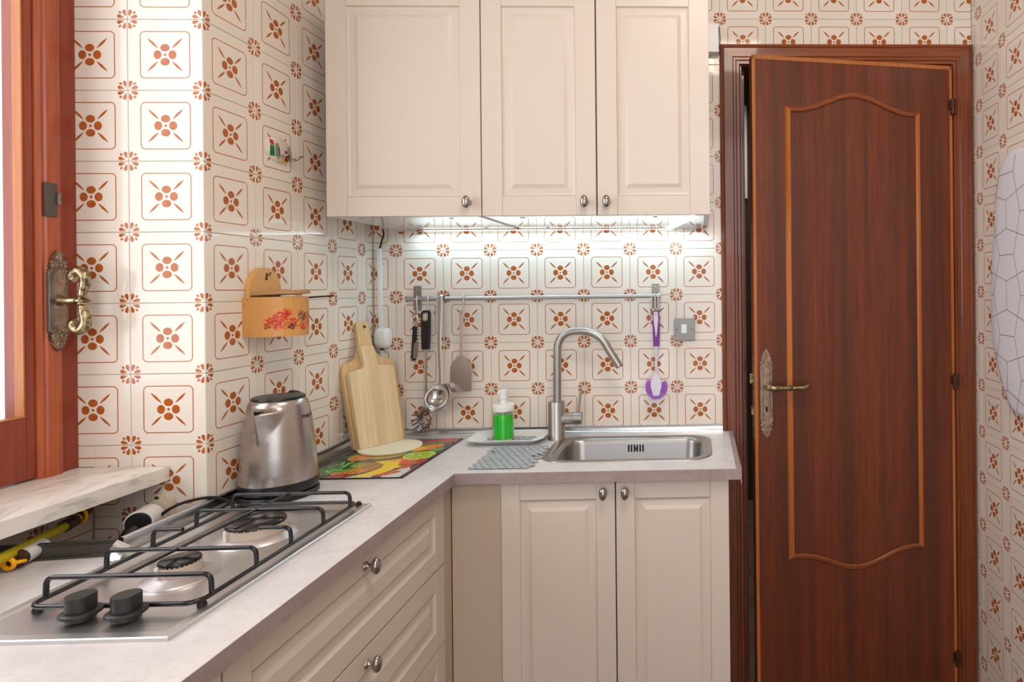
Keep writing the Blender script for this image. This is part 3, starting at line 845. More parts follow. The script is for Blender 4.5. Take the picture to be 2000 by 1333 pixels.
tp = thing('tap', 'tall brushed steel kitchen tap with angled spout left of the sink', 'tap', (0.601, -0.086, WT))
TY = -0.086
obj('body', MB().lathe([(0.0262, 0.0), (0.0262, 0.0018), (0.0256, 0.0030), (0.0256, 0.1150), (0.0248, 0.1170), (0.013, 0.1175)], 40, Matrix.Translation((0.601, TY, WT))), M['steel'], tp)
sp_ = bend([(0.6035, TY, 1.012), (0.606, TY, 1.234), (0.737, TY, 1.235), (0.797, TY, 1.100)], 0.062, 12)
obj('spout', MB().tube(sp_[:-1] + [Vector((0.7955, TY, 1.124))], 0.0124, 22), M['steel'], tp)
obj('aerator', MB().tube([(0.7915, TY, 1.133), (0.7970, TY, 1.1205)], 0.0105, 18), M['flat_steel'], tp)
ms = MB().tube([(0.612, TY, 0.963), (0.6500, TY, 0.963)], 0.0185, 28); ms.tube([(0.6508, TY, 0.963), (0.6790, TY, 0.963)], 0.0190, 28)
mso = obj('mixer_barrel', ms, M['steel'], tp)
obj('lever', MB().tube([(0.6690, TY, 0.978), (0.6715, TY, 1.005), (0.6765, TY, 1.0515)], [0.0032, 0.0034, 0.0042], 12), M['steel'], mso)

# ------------------------------------------------------------------ gas hob
HZ = 0.906
hob = thing('gas_hob', 'two-burner stainless steel gas hob with black pan supports and knobs', 'hob', (0.185, -0.90, WT))
hbm = MB()
def hr(i): return [(0.036 + i, -1.152 + i), (0.3335 - i, -1.152 + i), (0.3335 - i, -0.648 - i), (0.036 + i, -0.648 - i)]
rg = [(hr(0.0), WT + 0.0001), (hr(0.0), HZ - 0.0012), (hr(0.0016), HZ), (hr(0.0145), HZ), (hr(0.018), HZ - 0.0018), (hr(0.022), HZ - 0.0022)]
vs = []; fs = []
for ring, z in rg: vs += [(x, y, z) for x, y in ring]
for i in range(len(rg) - 1):
    for k in range(4): fs.append((4 * i + k, 4 * i + (k + 1) % 4, 4 * i + 4 + (k + 1) % 4, 4 * i + 4 + k))
fs.append((20, 21, 22, 23)); hbm.add(vs, fs)
obj('hob_plate', hbm, M['hob_steel'], hob, ang=10)
def burner(cx, cy, rc, rd, lab):
    t_ = Matrix.Translation((cx, cy, HZ - 0.002))
    d = obj('burner_dish', MB().lathe([(rd, 0.0), (rd * 0.97, 0.003), (rc * 1.16, 0.009), (rc * 1.08, 0.010), (rc * 0.6, 0.009)], 44, t_), M['dish'], hob, ang=40)
    rb = MB().lathe([(rc * 1.02, 0.009), (rc * 1.02, 0.0225), (rc * 0.96, 0.024)], 40, t_)
    for k in range(28):
        a = 2 * PI * k / 28
        rb.box(-0.0009, 0.0009, rc * 0.90, rc * 1.0, 0.0235, 0.0262, t_ @ Matrix.Rotation(a, 4, 'Z'))
    obj('burner_ring', rb, M['burner_alu'], d, ang=40)
    obj('burner_cap', MB().lathe([(rc * 0.92, 0.0245), (rc * 1.0, 0.0262), (rc * 1.0, 0.0288), (rc * 0.95, 0.0310), (rc * 0.5, 0.0322), (0.001, 0.0326)], 40, t_), M['enamel'], d, ang=50)
    obj('igniter', MB().tube([(cx + rc * 1.12 * math.cos(-2.0), cy + rc * 1.12 * math.sin(-2.0), HZ + 0.006), (cx + rc * 1.12 * math.cos(-2.0), cy + rc * 1.12 * math.sin(-2.0), HZ + 0.026)], 0.0024, 10), M['white_plastic'], d)
burner(0.2015, -0.9740, 0.028, 0.0520, 'small')
burner(0.2070, -0.8120, 0.0475, 0.0680, 'large')
def knob(x, y):
    t_ = Matrix.Translation((x, y, HZ))
    k = MB().lathe([(0.0165, 0.0), (0.0165, 0.005), (0.012, 0.006)], 30, t_)
    k.lathe([(0.021, 0.0065), (0.0235, 0.0075), (0.0235, 0.0115), (0.021, 0.0130), (0.016, 0.0135)], 36, t_)
    pr = []
    for q in range(36):
        a = 2 * PI * q / 36
        cx_, cy_ = 0.0168 * math.cos(a), 0.0168 * math.sin(a)
        cx_ = min(cx_, 0.0145)
        pr.append((x + cx_, y + cy_))
    k.prism(pr, HZ + 0.0133, HZ + 0.0345, 'z')
    return obj('control_knob', k, M['knob_black'], hob, bev=0.0010)
knob(0.1700, -1.1000); knob(0.2345, -1.1020)
# pan supports: lower wire frame, raised bars and the long centre wire
WR = 0.0036
gz, gt = HZ + 0.0095, HZ + 0.0395
xl, xr, yf, yr = 0.0760, 0.3160, -1.0830, -0.6690
gr = MB().tube([(x, y, gz) for x, y in rrect(xl, xr, yf, yr, 0.020, 6)], WR, 10, closed=True)
gpo = obj('pan_support', gr, M['enamel'], hob, ang=60)
for y_ in (-1.0560, -0.9640, -0.7870, -0.6970):
    obj('support_bar', MB().tube(bend([(xl, y_, gz), (xl + 0.001, y_, gt), (xr - 0.001, y_, gt), (xr, y_, gz)], 0.012), WR, 10), M['enamel'], gpo, ang=60)
obj('support_bar', MB().tube(bend([(xl, -0.880, gz), (xl + 0.001, -0.880, gt), (xl + 0.052, -0.880, gt)], 0.012), WR, 10), M['enamel'], gpo, ang=60)
obj('support_bar', MB().tube(bend([(xr, -0.880, gz), (xr - 0.001, -0.880, gt), (xr - 0.055, -0.880, gt)], 0.012), WR, 10), M['enamel'], gpo, ang=60)
obj('support_wire', MB().tube([(0.191, -1.056, gt + 0.001), (0.191, -0.697, gt + 0.001)], 0.0026, 8), M['enamel'], gpo, ang=60)
for (fx, fy) in ((xl + 0.008, yf + 0.008), (xr - 0.004, yr + 0.010), (xr - 0.004, yf + 0.014), (xl + 0.006, yr - 0.006)):
    obj('rubber_foot', MB().lathe([(0.006, 0), (0.0065, 0.004), (0.004, 0.009)], 12, Matrix.Translation((fx, fy, HZ - 0.002))), M['rubber'], gpo)

# ------------------------------------------------------------------ kettle
KX, KY = 0.0800, -0.5620
kt = thing('kettle', 'brushed steel electric kettle with black lid and base beside the hob', 'kettle', (KX, KY, WT))
obj('power_base', MB().lathe([(0.070, 0.0), (0.0775, 0.002), (0.0780, 0.010), (0.0755, 0.0125), (0.05, 0.0128)], 56, Matrix.Translation((KX, KY, WT + 0.0002))), M['black'], kt)
obj('lower_band', MB().lathe([(0.066, 0.0140), (0.0735, 0.0150), (0.0765, 0.020), (0.0765, 0.0365), (0.0745, 0.0385)], 56, Matrix.Translation((KX, KY, WT))), M['black'], kt)
def krad(z):
    zz = [0.036, 0.060, 0.095, 0.130, 0.160, 0.185, 0.203, 0.212, 0.218, 0.221]
    rr = [0.0752, 0.0742, 0.0720, 0.0690, 0.0656, 0.0622, 0.0592, 0.0570, 0.0540, 0.0500]
    return float(np.interp(z, zz, rr))
SPA = R(-88)
def kpt(u, v):
    z = 0.036 + (0.221 - 0.036) * v
    a = 2 * PI * u
    r = krad(z)
    d = (a - SPA + PI) % (2 * PI) - PI
    t = min(max((z - 0.128) / 0.070, 0), 1)
    if z > 0.198: t = max(0, 1 - (z - 0.198) / 0.010)
    wdt = 0.16 + 0.62 * min(max((z - 0.128) / 0.070, 0), 1)
    bl = max(0, 1 - abs(d) / wdt)
    r += 0.024 * (t ** 1.2) * (bl ** 1.25)
    return (KX + r * math.cos(a), KY + r * math.sin(a), WT + z)
obj('body', MB().grid(kpt, 144, 80, True), M['kettle_steel'], kt, ang=70)
so = MB()
for k in range(1):
    cx_, cy_ = KX + 0.066 * math.cos(SPA), KY + 0.066 * math.sin(SPA)
    Tm = Matrix.Translation((cx_, cy_, WT + 0.2025)) @ Matrix.Rotation(SPA, 4, 'Z')
    so.prism([(-0.010, -0.018), (0.016, 0.0), (-0.010, 0.018)], -0.0008, 0.0008, 'z', Tm)
obj('spout_opening', so, M['void'], kt)
lid = MB().lathe([(0.0515, 0.2195), (0.0520, 0.2225), (0.0500, 0.2262), (0.030, 0.2285), (0.001, 0.2290)], 48, Matrix.Translation((KX, KY, WT)))
obj('lid', lid, M['black'], kt, ang=50)
HA = R(88)
hp_ = []
for r_, z_ in ((0.040, 0.2215), (0.058, 0.2175), (0.076, 0.206), (0.088, 0.184), (0.094, 0.140), (0.093, 0.095), (0.085, 0.060), (0.073, 0.048)):
    hp_.append((KX + r_ * math.cos(HA), KY + r_ * math.sin(HA), WT + z_))
obj('handle', MB().tube(spline(hp_, 5), 0.0115, 14, sy=0.8), M['black'], kt)
# maker's name printed on the steel
tcv = bpy.data.curves.new('lettering', 'FONT'); tcv.body = 'PHILIPS'; tcv.size = 0.0118; tcv.align_x = 'CENTER'; tcv.offset = 0.0002
tob = bpy.data.objects.new('lettering', tcv); C.objects.link(tob)
tme = bpy.data.meshes.new_from_object(tob.evaluated_get(bpy.context.evaluated_depsgraph_get()))
bpy.data.objects.remove(tob)
bm = bmesh.new(); bm.from_mesh(tme); bmesh.ops.triangulate(bm, faces=bm.faces)
for vtx in bm.verts:
    z = 0.176 + vtx.co.y; r = krad(z) + 0.0005; a = R(6) + vtx.co.x * 1.12 / r
    vtx.co = Vector((KX + r * math.cos(a), KY + r * math.sin(a), WT + z))
bm.to_mesh(tme); bm.free(); tme.materials.append(M['ink_dark'])
obj('lettering', tme, None, kt, label='black maker name printed on the steel')
# power cord
cord = spline([(-0.069, -0.712, 0.895), (-0.058, -0.715, 0.908), (-0.036, -0.710, 0.925), (-0.0165, -0.690, 0.932), (0.0067, -0.660, 0.9285), (0.0260, -0.640, 0.914), (0.042, -0.628, 0.9045), (0.052, -0.622, 0.9045)], 8)
obj('power_cord', MB().tube(cord, 0.0030, 10), M['rubber'], kt)

# ------------------------------------------------------------------ socket, plug, gas pipes under the sill
so_ = thing('wall_socket', 'old ivory wall socket under the end of the marble sill', 'socket', (-0.085, -0.6672, 0.90))
obj('socket_box', MB().box(-0.103, -0.070, -0.688, -0.6672, 0.886, 0.928).box(-0.100, -0.062, -0.680, -0.6672, 0.880, 0.932), M['ivory_plastic'], so_, bev=0.003)
obj('socket_lug', MB().box(-0.1045, -0.0855, -0.676, -0.6672, 0.924, 0.942), M['ivory_plastic'], so_, bev=0.002)
obj('screw', MB().lathe([(0.005, 0), (0.004, 0.002)], 12, Matrix.Translation((-0.095, -0.6755, 0.934)) @ Matrix.Rotation(PI / 2, 4, 'X')), M['iron'], so_)
pg = thing('power_plug', 'white round power plug with black core pushed into the wall socket', 'plug', (-0.075, -0.73, 0.91))
obj('plug_shell', MB().tube([(-0.087, -0.688, 0.9105), (-0.080, -0.704, 0.911), (-0.076, -0.713, 0.912), (-0.0585, -0.758, 0.913)], [0.008, 0.009, 0.0225, 0.0235], 28), M['white_plastic'], pg, bev=0.001)
obj('plug_core', MB().tube([(-0.0590, -0.7565, 0.913), (-0.0565, -0.763, 0.913)], 0.0205, 28), M['rubber'], pg, bev=0.002)
obj('plug_cable', MB().tube(spline([(-0.058, -0.764, 0.905), (-0.062, -0.776, 0.895), (-0.067, -0.780, 0.870), (-0.068, -0.780, 0.800)], 6), 0.0125, 14), M['rubber'], pg)
gh = thing('gas_hose', 'yellow gas hose with brown clamps under the marble sill', 'gas hose', (-0.15, -0.85, 0.92))
hh_ = [(-0.168, -0.765, 0.928), (-0.158, -0.800, 0.924), (-0.132, -0.880, 0.926), (-0.098, -0.985, 0.930), (-0.070, -1.060, 0.930)]
obj('hose', MB().tube(spline(hh_, 6), 0.0085, 16), M['yellow'], gh)
obj('clamp', MB().tube([(-0.164, -0.776, 0.927), (-0.158, -0.800, 0.9245)], 0.0115, 18), M['hose_brown'], gh)
obj('nozzle', MB().tube([(-0.186, -0.722, 0.930), (-0.176, -0.745, 0.929), (-0.168, -0.765, 0.928)], [0.006, 0.010, 0.0085], 16), M['hose_brown'], gh)
obj('clamp_ring', MB().tube([(-0.170 + 0.0125 * math.cos(a), -0.762 + 0.004 * math.cos(a), 0.930 + 0.014 * math.sin(a)) for a in np.linspace(0, 2 * PI, 16)[:-1]], 0.0028, 8, closed=True), M['valve'], gh)
gv = thing('gas_valve', 'orange-yellow gas tap handle with white pipe below the sill', 'valve', (-0.12, -0.93, 0.905))
obj('white_pipe', MB().tube([(-0.128, -0.868, 0.9165), (-0.113, -0.916, 0.9165)], 0.0135, 20), M['white_plastic'], gv)
obj('pipe_collar', MB().tube([(-0.113, -0.916, 0.9165), (-0.111, -0.923, 0.9165)], 0.0142, 20), M['hose_brown'], gv)
gvm = MB().tube([(-0.112 + 0.009 * math.cos(a), -0.934, 0.914 + 0.008 * math.sin(a)) for a in np.linspace(0, 2 * PI, 18)[:-1]], 0.0035, 8, closed=True)
gvm.tube([(-0.1040, -0.933, 0.915), (-0.090, -0.928, 0.9170)], [0.004, 0.0025], 8); gvm.tube([(-0.118, -0.936, 0.918), (-0.132, -0.946, 0.922)], 0.006, 10)
obj('tap_handle', gvm, M['valve'], gv)

# ------------------------------------------------------------------ printed mat under the boards
def lin(c): return np.array(srgb(*c)[:3])
def painted(name, fn, nu, nv, colfn, m_, parent=None, **kw):
    """surface grid with a painted colour per vertex (flat print)"""
    mb = MB().grid(fn, nu, nv)
    o = obj(name, mb, M[m_], parent, fix=False, **kw)
    U, V = np.meshgrid(np.linspace(0, 1, nu), np.linspace(0, 1, nv))
    col = colfn(U.ravel(), V.ravel())
    at = o.data.color_attributes.new('Col', 'FLOAT_COLOR', 'POINT')
    at.data.foreach_set('color', np.hstack([col, np.ones((len(col), 1))]).astype(np.float32).ravel())
    return o
rng = np.random.RandomState(3)
def ell(x, y, cx, cy, rx, ry, a):
    c, s = math.cos(a), math.sin(a); p = (x - cx) * c + (y - cy) * s; q = -(x - cx) * s + (y - cy) * c
    return (p / rx) ** 2 + (q / ry) ** 2, p, q
def poly_in(x, y, P):
    ins = np.zeros(len(x), bool); n = len(P)
    for i in range(n):
        x0, y0 = P[i]; x1, y1 = P[(i + 1) % n]
        if y0 == y1: continue
        cnd = ((y0 > y) != (y1 > y)) & (x < (x1 - x0) * (y - y0) / (y1 - y0) + x0)
        ins ^= cnd
    return ins
MX0, MX1, MY0, MY1 = 0.019, 0.3085, -0.459, -0.0715
def fruit(U, V):
    x = MX0 + (MX1 - MX0) * U; y = MY0 + (MY1 - MY0) * V
    col = np.tile(lin((58, 60, 62)), (len(x), 1))
    col[y > -0.12] = lin((70, 72, 74))
    def put(mask, c): col[mask] = lin(c) if isinstance(c, tuple) else c[mask]
    # leaves
    for cx, cy, rx, ry, a, c in ((0.085, -0.25, .035, .012, .9, (70, 140, 50)), (0.10, -0.235, .03, .01, .2, (96, 160, 60)), (0.245, -0.135, .045, .020, .6, (60, 130, 60)),
                                 (0.283, -0.205, .03, .016, 1.2, (80, 160, 80)), (0.215, -0.215, .045, .018, .9, (50, 110, 50)), (0.225, -0.235, .02, .008, 0, (50, 110, 50))):
        d, p, q = ell(x, y, cx, cy, rx, ry, a); put(d < 1, c); put((d < 1) & (np.abs(q) < 0.0012), (130, 190, 100))
    # red fruit at the far edge
    for cx, cy in ((0.205, -0.125), (0.232, -0.105), (0.285, -0.098), (0.262, -0.086)):
        d, p, q = ell(x, y, cx, cy, .026, .016, .3); put(d < 1, (190, 44, 28)); put((d < 1) & (np.sin(p * 1500) * np.sin(q * 1500) > 0.8), (240, 120, 60))
    # papaya half, brown pips, speckled melon
    d, p, q = ell(x, y, 0.115, -0.262, .048, .030, .9); put(d < 1, (238, 178, 92)); put(d < 0.78, (222, 120, 44))
    d, p, q = ell(x, y, 0.172, -0.250, .050, .038, .9); put(d < 1, (150, 116, 38)); put((d < 1) & (np.sin(p * 900 + np.sin(q * 500)) * np.sin(q * 1100) > 0.1), (214, 184, 70)); put((d < 1) & (np.sin(p * 700 + 2) * np.sin(q * 800) > 0.55), (96, 66, 32))
    # mango
    d, p, q = ell(x, y, 0.248, -0.178, .048, .026, .75); put(d < 1, (244, 140, 26)); put((d < 1) & (p < -0.005) & (q > -0.012), (250, 184, 40)); put((d < 1) & (p > 0.015) & (q < 0), (236, 96, 24))
    # pineapple body with diamonds
    d, p, q = ell(x, y, 0.155, -0.385, .060, .043, .95)
    put(d < 1, (240, 150, 40)); put((d < 1) & (p > 0.01), (236, 112, 50)); put((d < 1) & (q > 0.022), (214, 170, 50))
    g1 = np.abs(((p + q) * 62) % 1 - 0.5); g2 = np.abs(((p - q) * 62) % 1 - 0.5)
    put((d < 1) & ((g1 > 0.43) | (g2 > 0.43)), (92, 56, 24))
    put((d < 1) & (g1 < 0.09) & (g2 < 0.09), (255, 206, 120))
    # pineapple crown
    r2 = np.random.RandomState(5)
    for k in range(60):
        a = r2.uniform(1.3, 4.2); L = r2.uniform(.018, .045)
        cx, cy = 0.105 + r2.uniform(-.018, .018), -0.372 + r2.uniform(-.036, .036)
        d, p, q = ell(x, y, cx, cy, L, .0036, a)
        put(d < 1, [(84, 176, 66), (44, 120, 56), (120, 206, 90), (26, 70, 40)][k % 4])
    # apple, white zone
    put(poly_in(x, y, [(0.165, -0.459), (0.19, -0.43), (0.225, -0.43), (0.23, -0.459)]), (214, 218, 222))
    d, p, q = ell(x, y, 0.145, -0.446, .028, .020, .2); put(d < 1, (158, 48, 42)); put(d < 0.2, (186, 80, 66))
    d, p, q = ell(x, y, 0.182, -0.352, .034, .022, .9); put(d < 1, (126, 96, 44)); put((d < 1) & (np.sin(p * 1600) * np.sin(q * 1600) > 0.2), (176, 148, 80))
    put(poly_in(x, y, [(0.255, -0.459), (0.245, -0.425), (0.285, -0.37), (0.300, -0.40), (0.302, -0.459)]), (206, 214, 218))
    # orange and peach
    d, p, q = ell(x, y, 0.232, -0.318, .030, .030, 0); put(d < 1, (240, 140, 50)); put(d < 0.1, (255, 206, 150))
    d, p, q = ell(x, y, 0.258, -0.312, .034, .022, 1.1); put(d < 1, (236, 96, 52))
    # bananas
    P1 = [(0.186, -0.459), (0.205, -0.459), (0.240, -0.432), (0.252, -0.395), (0.246, -0.345), (0.232, -0.320), (0.205, -0.318), (0.172, -0.322), (0.184, -0.330), (0.205, -0.345), (0.212, -0.372), (0.206, -0.402), (0.195, -0.430)]
    mk = poly_in(x, y, P1); put(mk, (248, 212, 28))
    put(mk & (np.abs(((x - 0.186) * 0.8 - (y + 0.459) * 0.42 + 0.10 * np.sin((y + .46) * 18) * .1) * 1000 % 17) < 1.3), (214, 160, 12))
    put(poly_in(x, y, [(0.186, -0.326), (0.230, -0.302), (0.196, -0.306), (0.165, -0.318)]), (222, 206, 60))
    put(poly_in(x, y, [(0.238, -0.395), (0.262, -0.370), (0.276, -0.352), (0.262, -0.352), (0.245, -0.365)]), (250, 226, 50))
    # strawberries
    for cx, cy in ((0.272, -0.372), (0.283, -0.335), (0.268, -0.350), (0.266, -0.418), (0.290, -0.318), (0.252, -0.432)):
        d, p, q = ell(x, y, cx, cy, .017, .013, .8); put(d < 1, (206, 40, 30)); put((d < 1) & (np.sin(p * 2200) * np.sin(q * 2200) > 0.75), (250, 190, 90))
    for cx, cy in ((0.262, -0.362), (0.272, -0.332)):
        d, p, q = ell(x, y, cx, cy, .009, .004, 2.2); put(d < 1, (80, 160, 50))
    # lime slice
    d, p, q = ell(x, y, 0.2615, -0.262, .043, .043, 0); put(d < 1, (190, 206, 40)); put(d < 0.86, (236, 240, 150)); put(d < 0.74, (170, 200, 44))
    an = np.arctan2(q, p); put((d < 0.72) & (np.abs((an * 9 / (2 * PI)) % 1 - 0.5) > 0.45), (214, 226, 110)); put(d < 0.02, (240, 244, 180))
    # right-hand border
    put(x > 0.300, (64, 40, 52)); put((x > 0.300) & (y < -0.30) & (x < 0.303), (168, 60, 100))
    return col
pm_ = thing('printed_mat', 'glass worktop mat printed with tropical fruit in the corner', 'mat', (0.16, -0.26, WT))
obj('mat_sheet', MB().box(MX0, MX1, MY0, MY1, WT + 0.0002, WT + 0.0034), M['black'], pm_, bev=0.0006)
painted('mat_print', lambda u, v: (MX0 + 0.0006 + (MX1 - MX0 - 0.0012) * u, MY0 + 0.0006 + (MY1 - MY0 - 0.0012) * v, WT + 0.0037), 240, 320, fruit, 'paint', pm_, label='colourful fruit print on dark ground', smooth=False)

# round ribbed board
rb_ = thing('round_board', 'round cream ribbed trivet lying under the wooden boards', 'trivet', (0.142, -0.178, WT + 0.0037))
RBX, RBY, RBR = 0.1400, -0.1800, 0.0845
obj('disc', MB().lathe([(RBR - 0.002, 0.0), (RBR, 0.0015), (RBR, 0.0055), (RBR - 0.0015, 0.0065), (RBR - 0.006, 0.0066), (0.002, 0.0060)], 64, Matrix.Translation((RBX, RBY, WT + 0.0040))), M['cream_board'], rb_)
rib = MB()
for k in range(-15, 16):
    xx = k * 0.005; yy = math.sqrt(max(0, (RBR - 0.009) ** 2 - xx * xx))
    if yy > 0.004: rib.box(xx - 0.0012, xx + 0.0012, -yy, yy, 0.0058, 0.0070, Matrix.Translation((RBX, RBY, WT + 0.0040)) @ Matrix.Rotation(R(-10), 4, 'Z'))
rib_o = obj('ribs', rib, M['cream_board'], rb_, smooth=False); rib_o['kind'] = 'stuff'

# cutting boards leaning into the corner
def board_matrix(P0, lean):
    u = Vector((0.532713, 0.846296, 0)); bk = Vector((-u.y, u.x, 0))
    w = Vector((bk.x * math.sin(lean), bk.y * math.sin(lean), math.cos(lean))); n = u.cross(w)
    return Matrix(((u.x, -n.x, w.x, P0[0]), (u.y, -n.y, w.y, P0[1]), (u.z, -n.z, w.z, P0[2]), (0, 0, 0, 1))), n
LEAN = 0.22
Mf, nf = board_matrix(Vector((0.0753, -0.2202, H - 0.4535)), LEAN)
P0b = Vector((0.0753, -0.2202, H - 0.455)) - nf * 0.0205 + Vector((0, 0, -0.0035))
Mb, nb = board_matrix(P0b, LEAN)
def board(name_label, Mx, poly, rad, th, m_, hole=None, extra=None):
    t_ = thing('cutting_board', name_label, 'cutting board')
    t_.matrix_world = Mx
    b_ = MB().prism(rounded(poly, rad, 6), 0.0, th, 'y')
    o = obj('board_body', b_, M[m_], t_, bev=0.0018, local=True)
    if hole:
        obj('hanging_hole', MB().lathe([(0.0048, -0.0004), (0.0048, 0.001)], 16, Matrix.Translation((hole[0], 0, hole[1])) @ Matrix.Rotation(-PI / 2, 4, 'X')), mat('hole_brown', srgb(96, 60, 32), 0.8), t_, local=True)
    return t_
fp = [(-0.001, 0.0), (0.131, 0.0), (0.1325, 0.222), (0.124, 0.2335), (0.0840, 0.2345), (0.0775, 0.2990), (0.0380, 0.2975), (0.0435, 0.2320), (-0.0035, 0.2240)]
board('pale wooden cutting board with short handle in front', Mf, fp, [0.004, 0.004, 0.010, 0.008, 0.010, 0.008, 0.008, 0.010, 0.010], 0.018, 'board_light')
bp_ = [(-0.004, 0.006), (0.006, 0.0), (0.140, 0.0), (0.151, 0.012), (0.1500, 0.2370), (0.1400, 0.2570), (0.1050, 0.2640), (0.0870, 0.3000), (0.0860, 0.3800), (0.0460, 0.3790), (0.0460, 0.3000), (0.0330, 0.2640), (-0.006, 0.2560), (-0.013, 0.2380)]
board('larger wooden cutting board with a holed handle leaning behind the front one', Mb, bp_, [0.005, .006, .006, .005, .02, .012, .02, .02, .012, .012, .02, .02, .012, .012], 0.017, 'board_tan', hole=(0.0700, 0.3630))

# ------------------------------------------------------------------ soap dispenser on tray, vinyl mats
def pebble_mesh(r): 
    return MB().lathe([(r * 0.96, 0.0), (r, 0.0008), (r * 0.93, 0.0020), (r * 0.5, 0.0028), (0.0005, 0.0030)], 18).mesh('disc', M['mat_grey'], ang=60)
tr = thing('tray', 'shallow white foam tray holding the soap dispenser', 'tray', (0.4585, -0.095, WT))
def tring(x0, x1, y0, y1, r, z): return [(x, y, z) for x, y in rrect(x0, x1, y0, y1, r, 8)]
TR = [tring(0.380, 0.541, -0.143, -0.058, 0.018, WT + 0.0004), tring(0.368, 0.553, -0.154, -0.047, 0.026, WT + 0.0060), tring(0.352, 0.569, -0.168, -0.033, 0.034, WT + 0.0155), tring(0.346, 0.574, -0.173, -0.028, 0.036, WT + 0.0165),
      tring(0.346, 0.574, -0.173, -0.028, 0.036, WT + 0.0182), tring(0.353, 0.568, -0.167, -0.034, 0.034, WT + 0.0178), tring(0.370, 0.551, -0.152, -0.049, 0.026, WT + 0.0080), tring(0.382, 0.539, -0.141, -0.060, 0.018, WT + 0.0032)]
tb_ = MB(); n_ = len(TR[0]); vs = [p for r_ in TR for p in r_]; fs = [tuple(range(n_))[::-1]]
for i in range(len(TR) - 1):
    for k in range(n_): fs.append((i * n_ + k, i * n_ + (k + 1) % n_, (i + 1) * n_ + (k + 1) % n_, (i + 1) * n_ + k))
fs.append(tuple(range((len(TR) - 1) * n_, len(TR) * n_))); tb_.add(vs, fs)
obj('tray_shell', tb_, M['tray'], tr, ang=50)
pm = pebble_mesh(0.0112)
def pebble_mat(label, x0, y0, nx, ny, px, py, z, base, tilt=0.10, slant=0.0, curl=()):
    t_ = thing('sink_mat', label, 'mat', base, group=None)
    for j in range(ny):
        for i in range(nx):
            o = bpy.data.objects.new('disc', pm); C.objects.link(o); o.parent = t_
            xx = x0 + px * (i + 0.5 * (j % 2)) + slant * j; yy = y0 + py * j
            o.location = Vector((xx, yy, z + (0.004 if (i, j) in curl else 0))) - Vector(base)
            o.rotation_euler = (R(-4) + random.uniform(-.02, .02), tilt + random.uniform(-.03, .03) + (0.35 if (i, j) in curl else 0), 0)
            o.scale = (1.0, 0.95, 1)
    return t_
pebble_mat('grey pebble-disc mat lying on the worktop left of the sink', 0.4535, -0.388, 8, 13, 0.0196, 0.0172, WT + 0.0016, (0.525, -0.28, WT), slant=-0.0002, curl=((0, 8), (0, 9), (7, 7), (7, 6)))
pebble_mat('small grey pebble-disc mat lying inside the white tray', 0.400, -0.125, 7, 4, 0.0190, 0.0165, WT + 0.0050, (0.458, -0.10, WT))
ds = thing('soap_dispenser', 'clear pump bottle of bright green soap standing in the tray', 'soap dispenser', (0.4455, -0.112, WT + 0.0085))
DB = Matrix.Translation((0.4455, -0.112, WT + 0.0085))
obj('bottle', MB().lathe([(0.001, 0.0), (0.0285, 0.0), (0.0310, 0.003), (0.0312, 0.084), (0.0300, 0.093), (0.0285, 0.093), (0.0296, 0.083), (0.0295, 0.0045), (0.001, 0.0040)], 48, DB, cap=False), M['glass'], ds, ang=40)
obj('liquid', MB().lathe([(0.0292, 0.0044), (0.0292, 0.0780), (0.001, 0.0780)], 48, DB), M['soap'], ds, ang=40)
obj('collar', MB().lathe([(0.0318, 0.0880), (0.0324, 0.0890), (0.0324, 0.1050), (0.0312, 0.1075), (0.012, 0.1080)], 48, DB), M['white_plastic'], ds, ang=40)
nz = MB().lathe([(0.0105, 0.1075), (0.0105, 0.1240), (0.0125, 0.1245), (0.0125, 0.1480)], 28, DB)
nz.prism([(0.4330, WT + 0.148), (0.4580, WT + 0.148), (0.4580, WT + 0.1600), (0.4400, WT + 0.1600), (0.4330, WT + 0.1560)], -0.1230, -0.1010, 'y')
obj('pump_head', nz, M['white_plastic'], ds, bev=0.0012)
obj('dip_tube', MB().tube([(0.4455, -0.112, WT + 0.10), (0.4455, -0.112, WT + 0.045), (0.4560, -0.118, WT + 0.014)], 0.0030, 10), M['white_plastic'], ds)

# ------------------------------------------------------------------ hanging rail and utensils
RY, RZ = -0.040, H - 0.0258
rl = thing('hanging_rail', 'brushed steel hanging rail screwed to the tiles above the worktop', 'rail', (0.52, 0, RZ))
obj('rail_tube', MB().tube([(0.128, RY, RZ - 0.0016), (0.917, RY, RZ + 0.0016)], 0.0066, 18), M['rail_metal'], rl)
obj('end_cap', MB().tube([(0.1215, RY, RZ - 0.0017), (0.1290, RY, RZ - 0.0016)], 0.0092, 20), M['rail_metal'], rl, bev=0.0012)
obj('end_cap', MB().tube([(0.9160, RY, RZ + 0.0016), (0.9230, RY, RZ + 0.0016)], 0.0092, 20), M['rail_metal'], rl, bev=0.0012)
for x_ in (0.1405, 0.9050):
    br_ = MB().box(x_ - 0.0118, x_ + 0.0118, -0.0042, -0.0010, H - 0.0645, H + 0.0145)
    bo_ = obj('bracket', br_, M['flat_steel'], rl, bev=0.0008)
    obj('bracket_arm', MB().tube([(x_, -0.0040, RZ), (x_, RY, RZ)], 0.0045, 12), M['rail_metal'], bo_)
    for zz in (0.0060, -0.0540):
        obj('screw', MB().lathe([(0.0034, 0), (0.0026, 0.0016)], 14, Matrix.Translation((x_ - 0.001, -0.0042, H + zz)) @ Matrix.Rotation(PI / 2, 4, 'X')), M['chrome'], bo_)
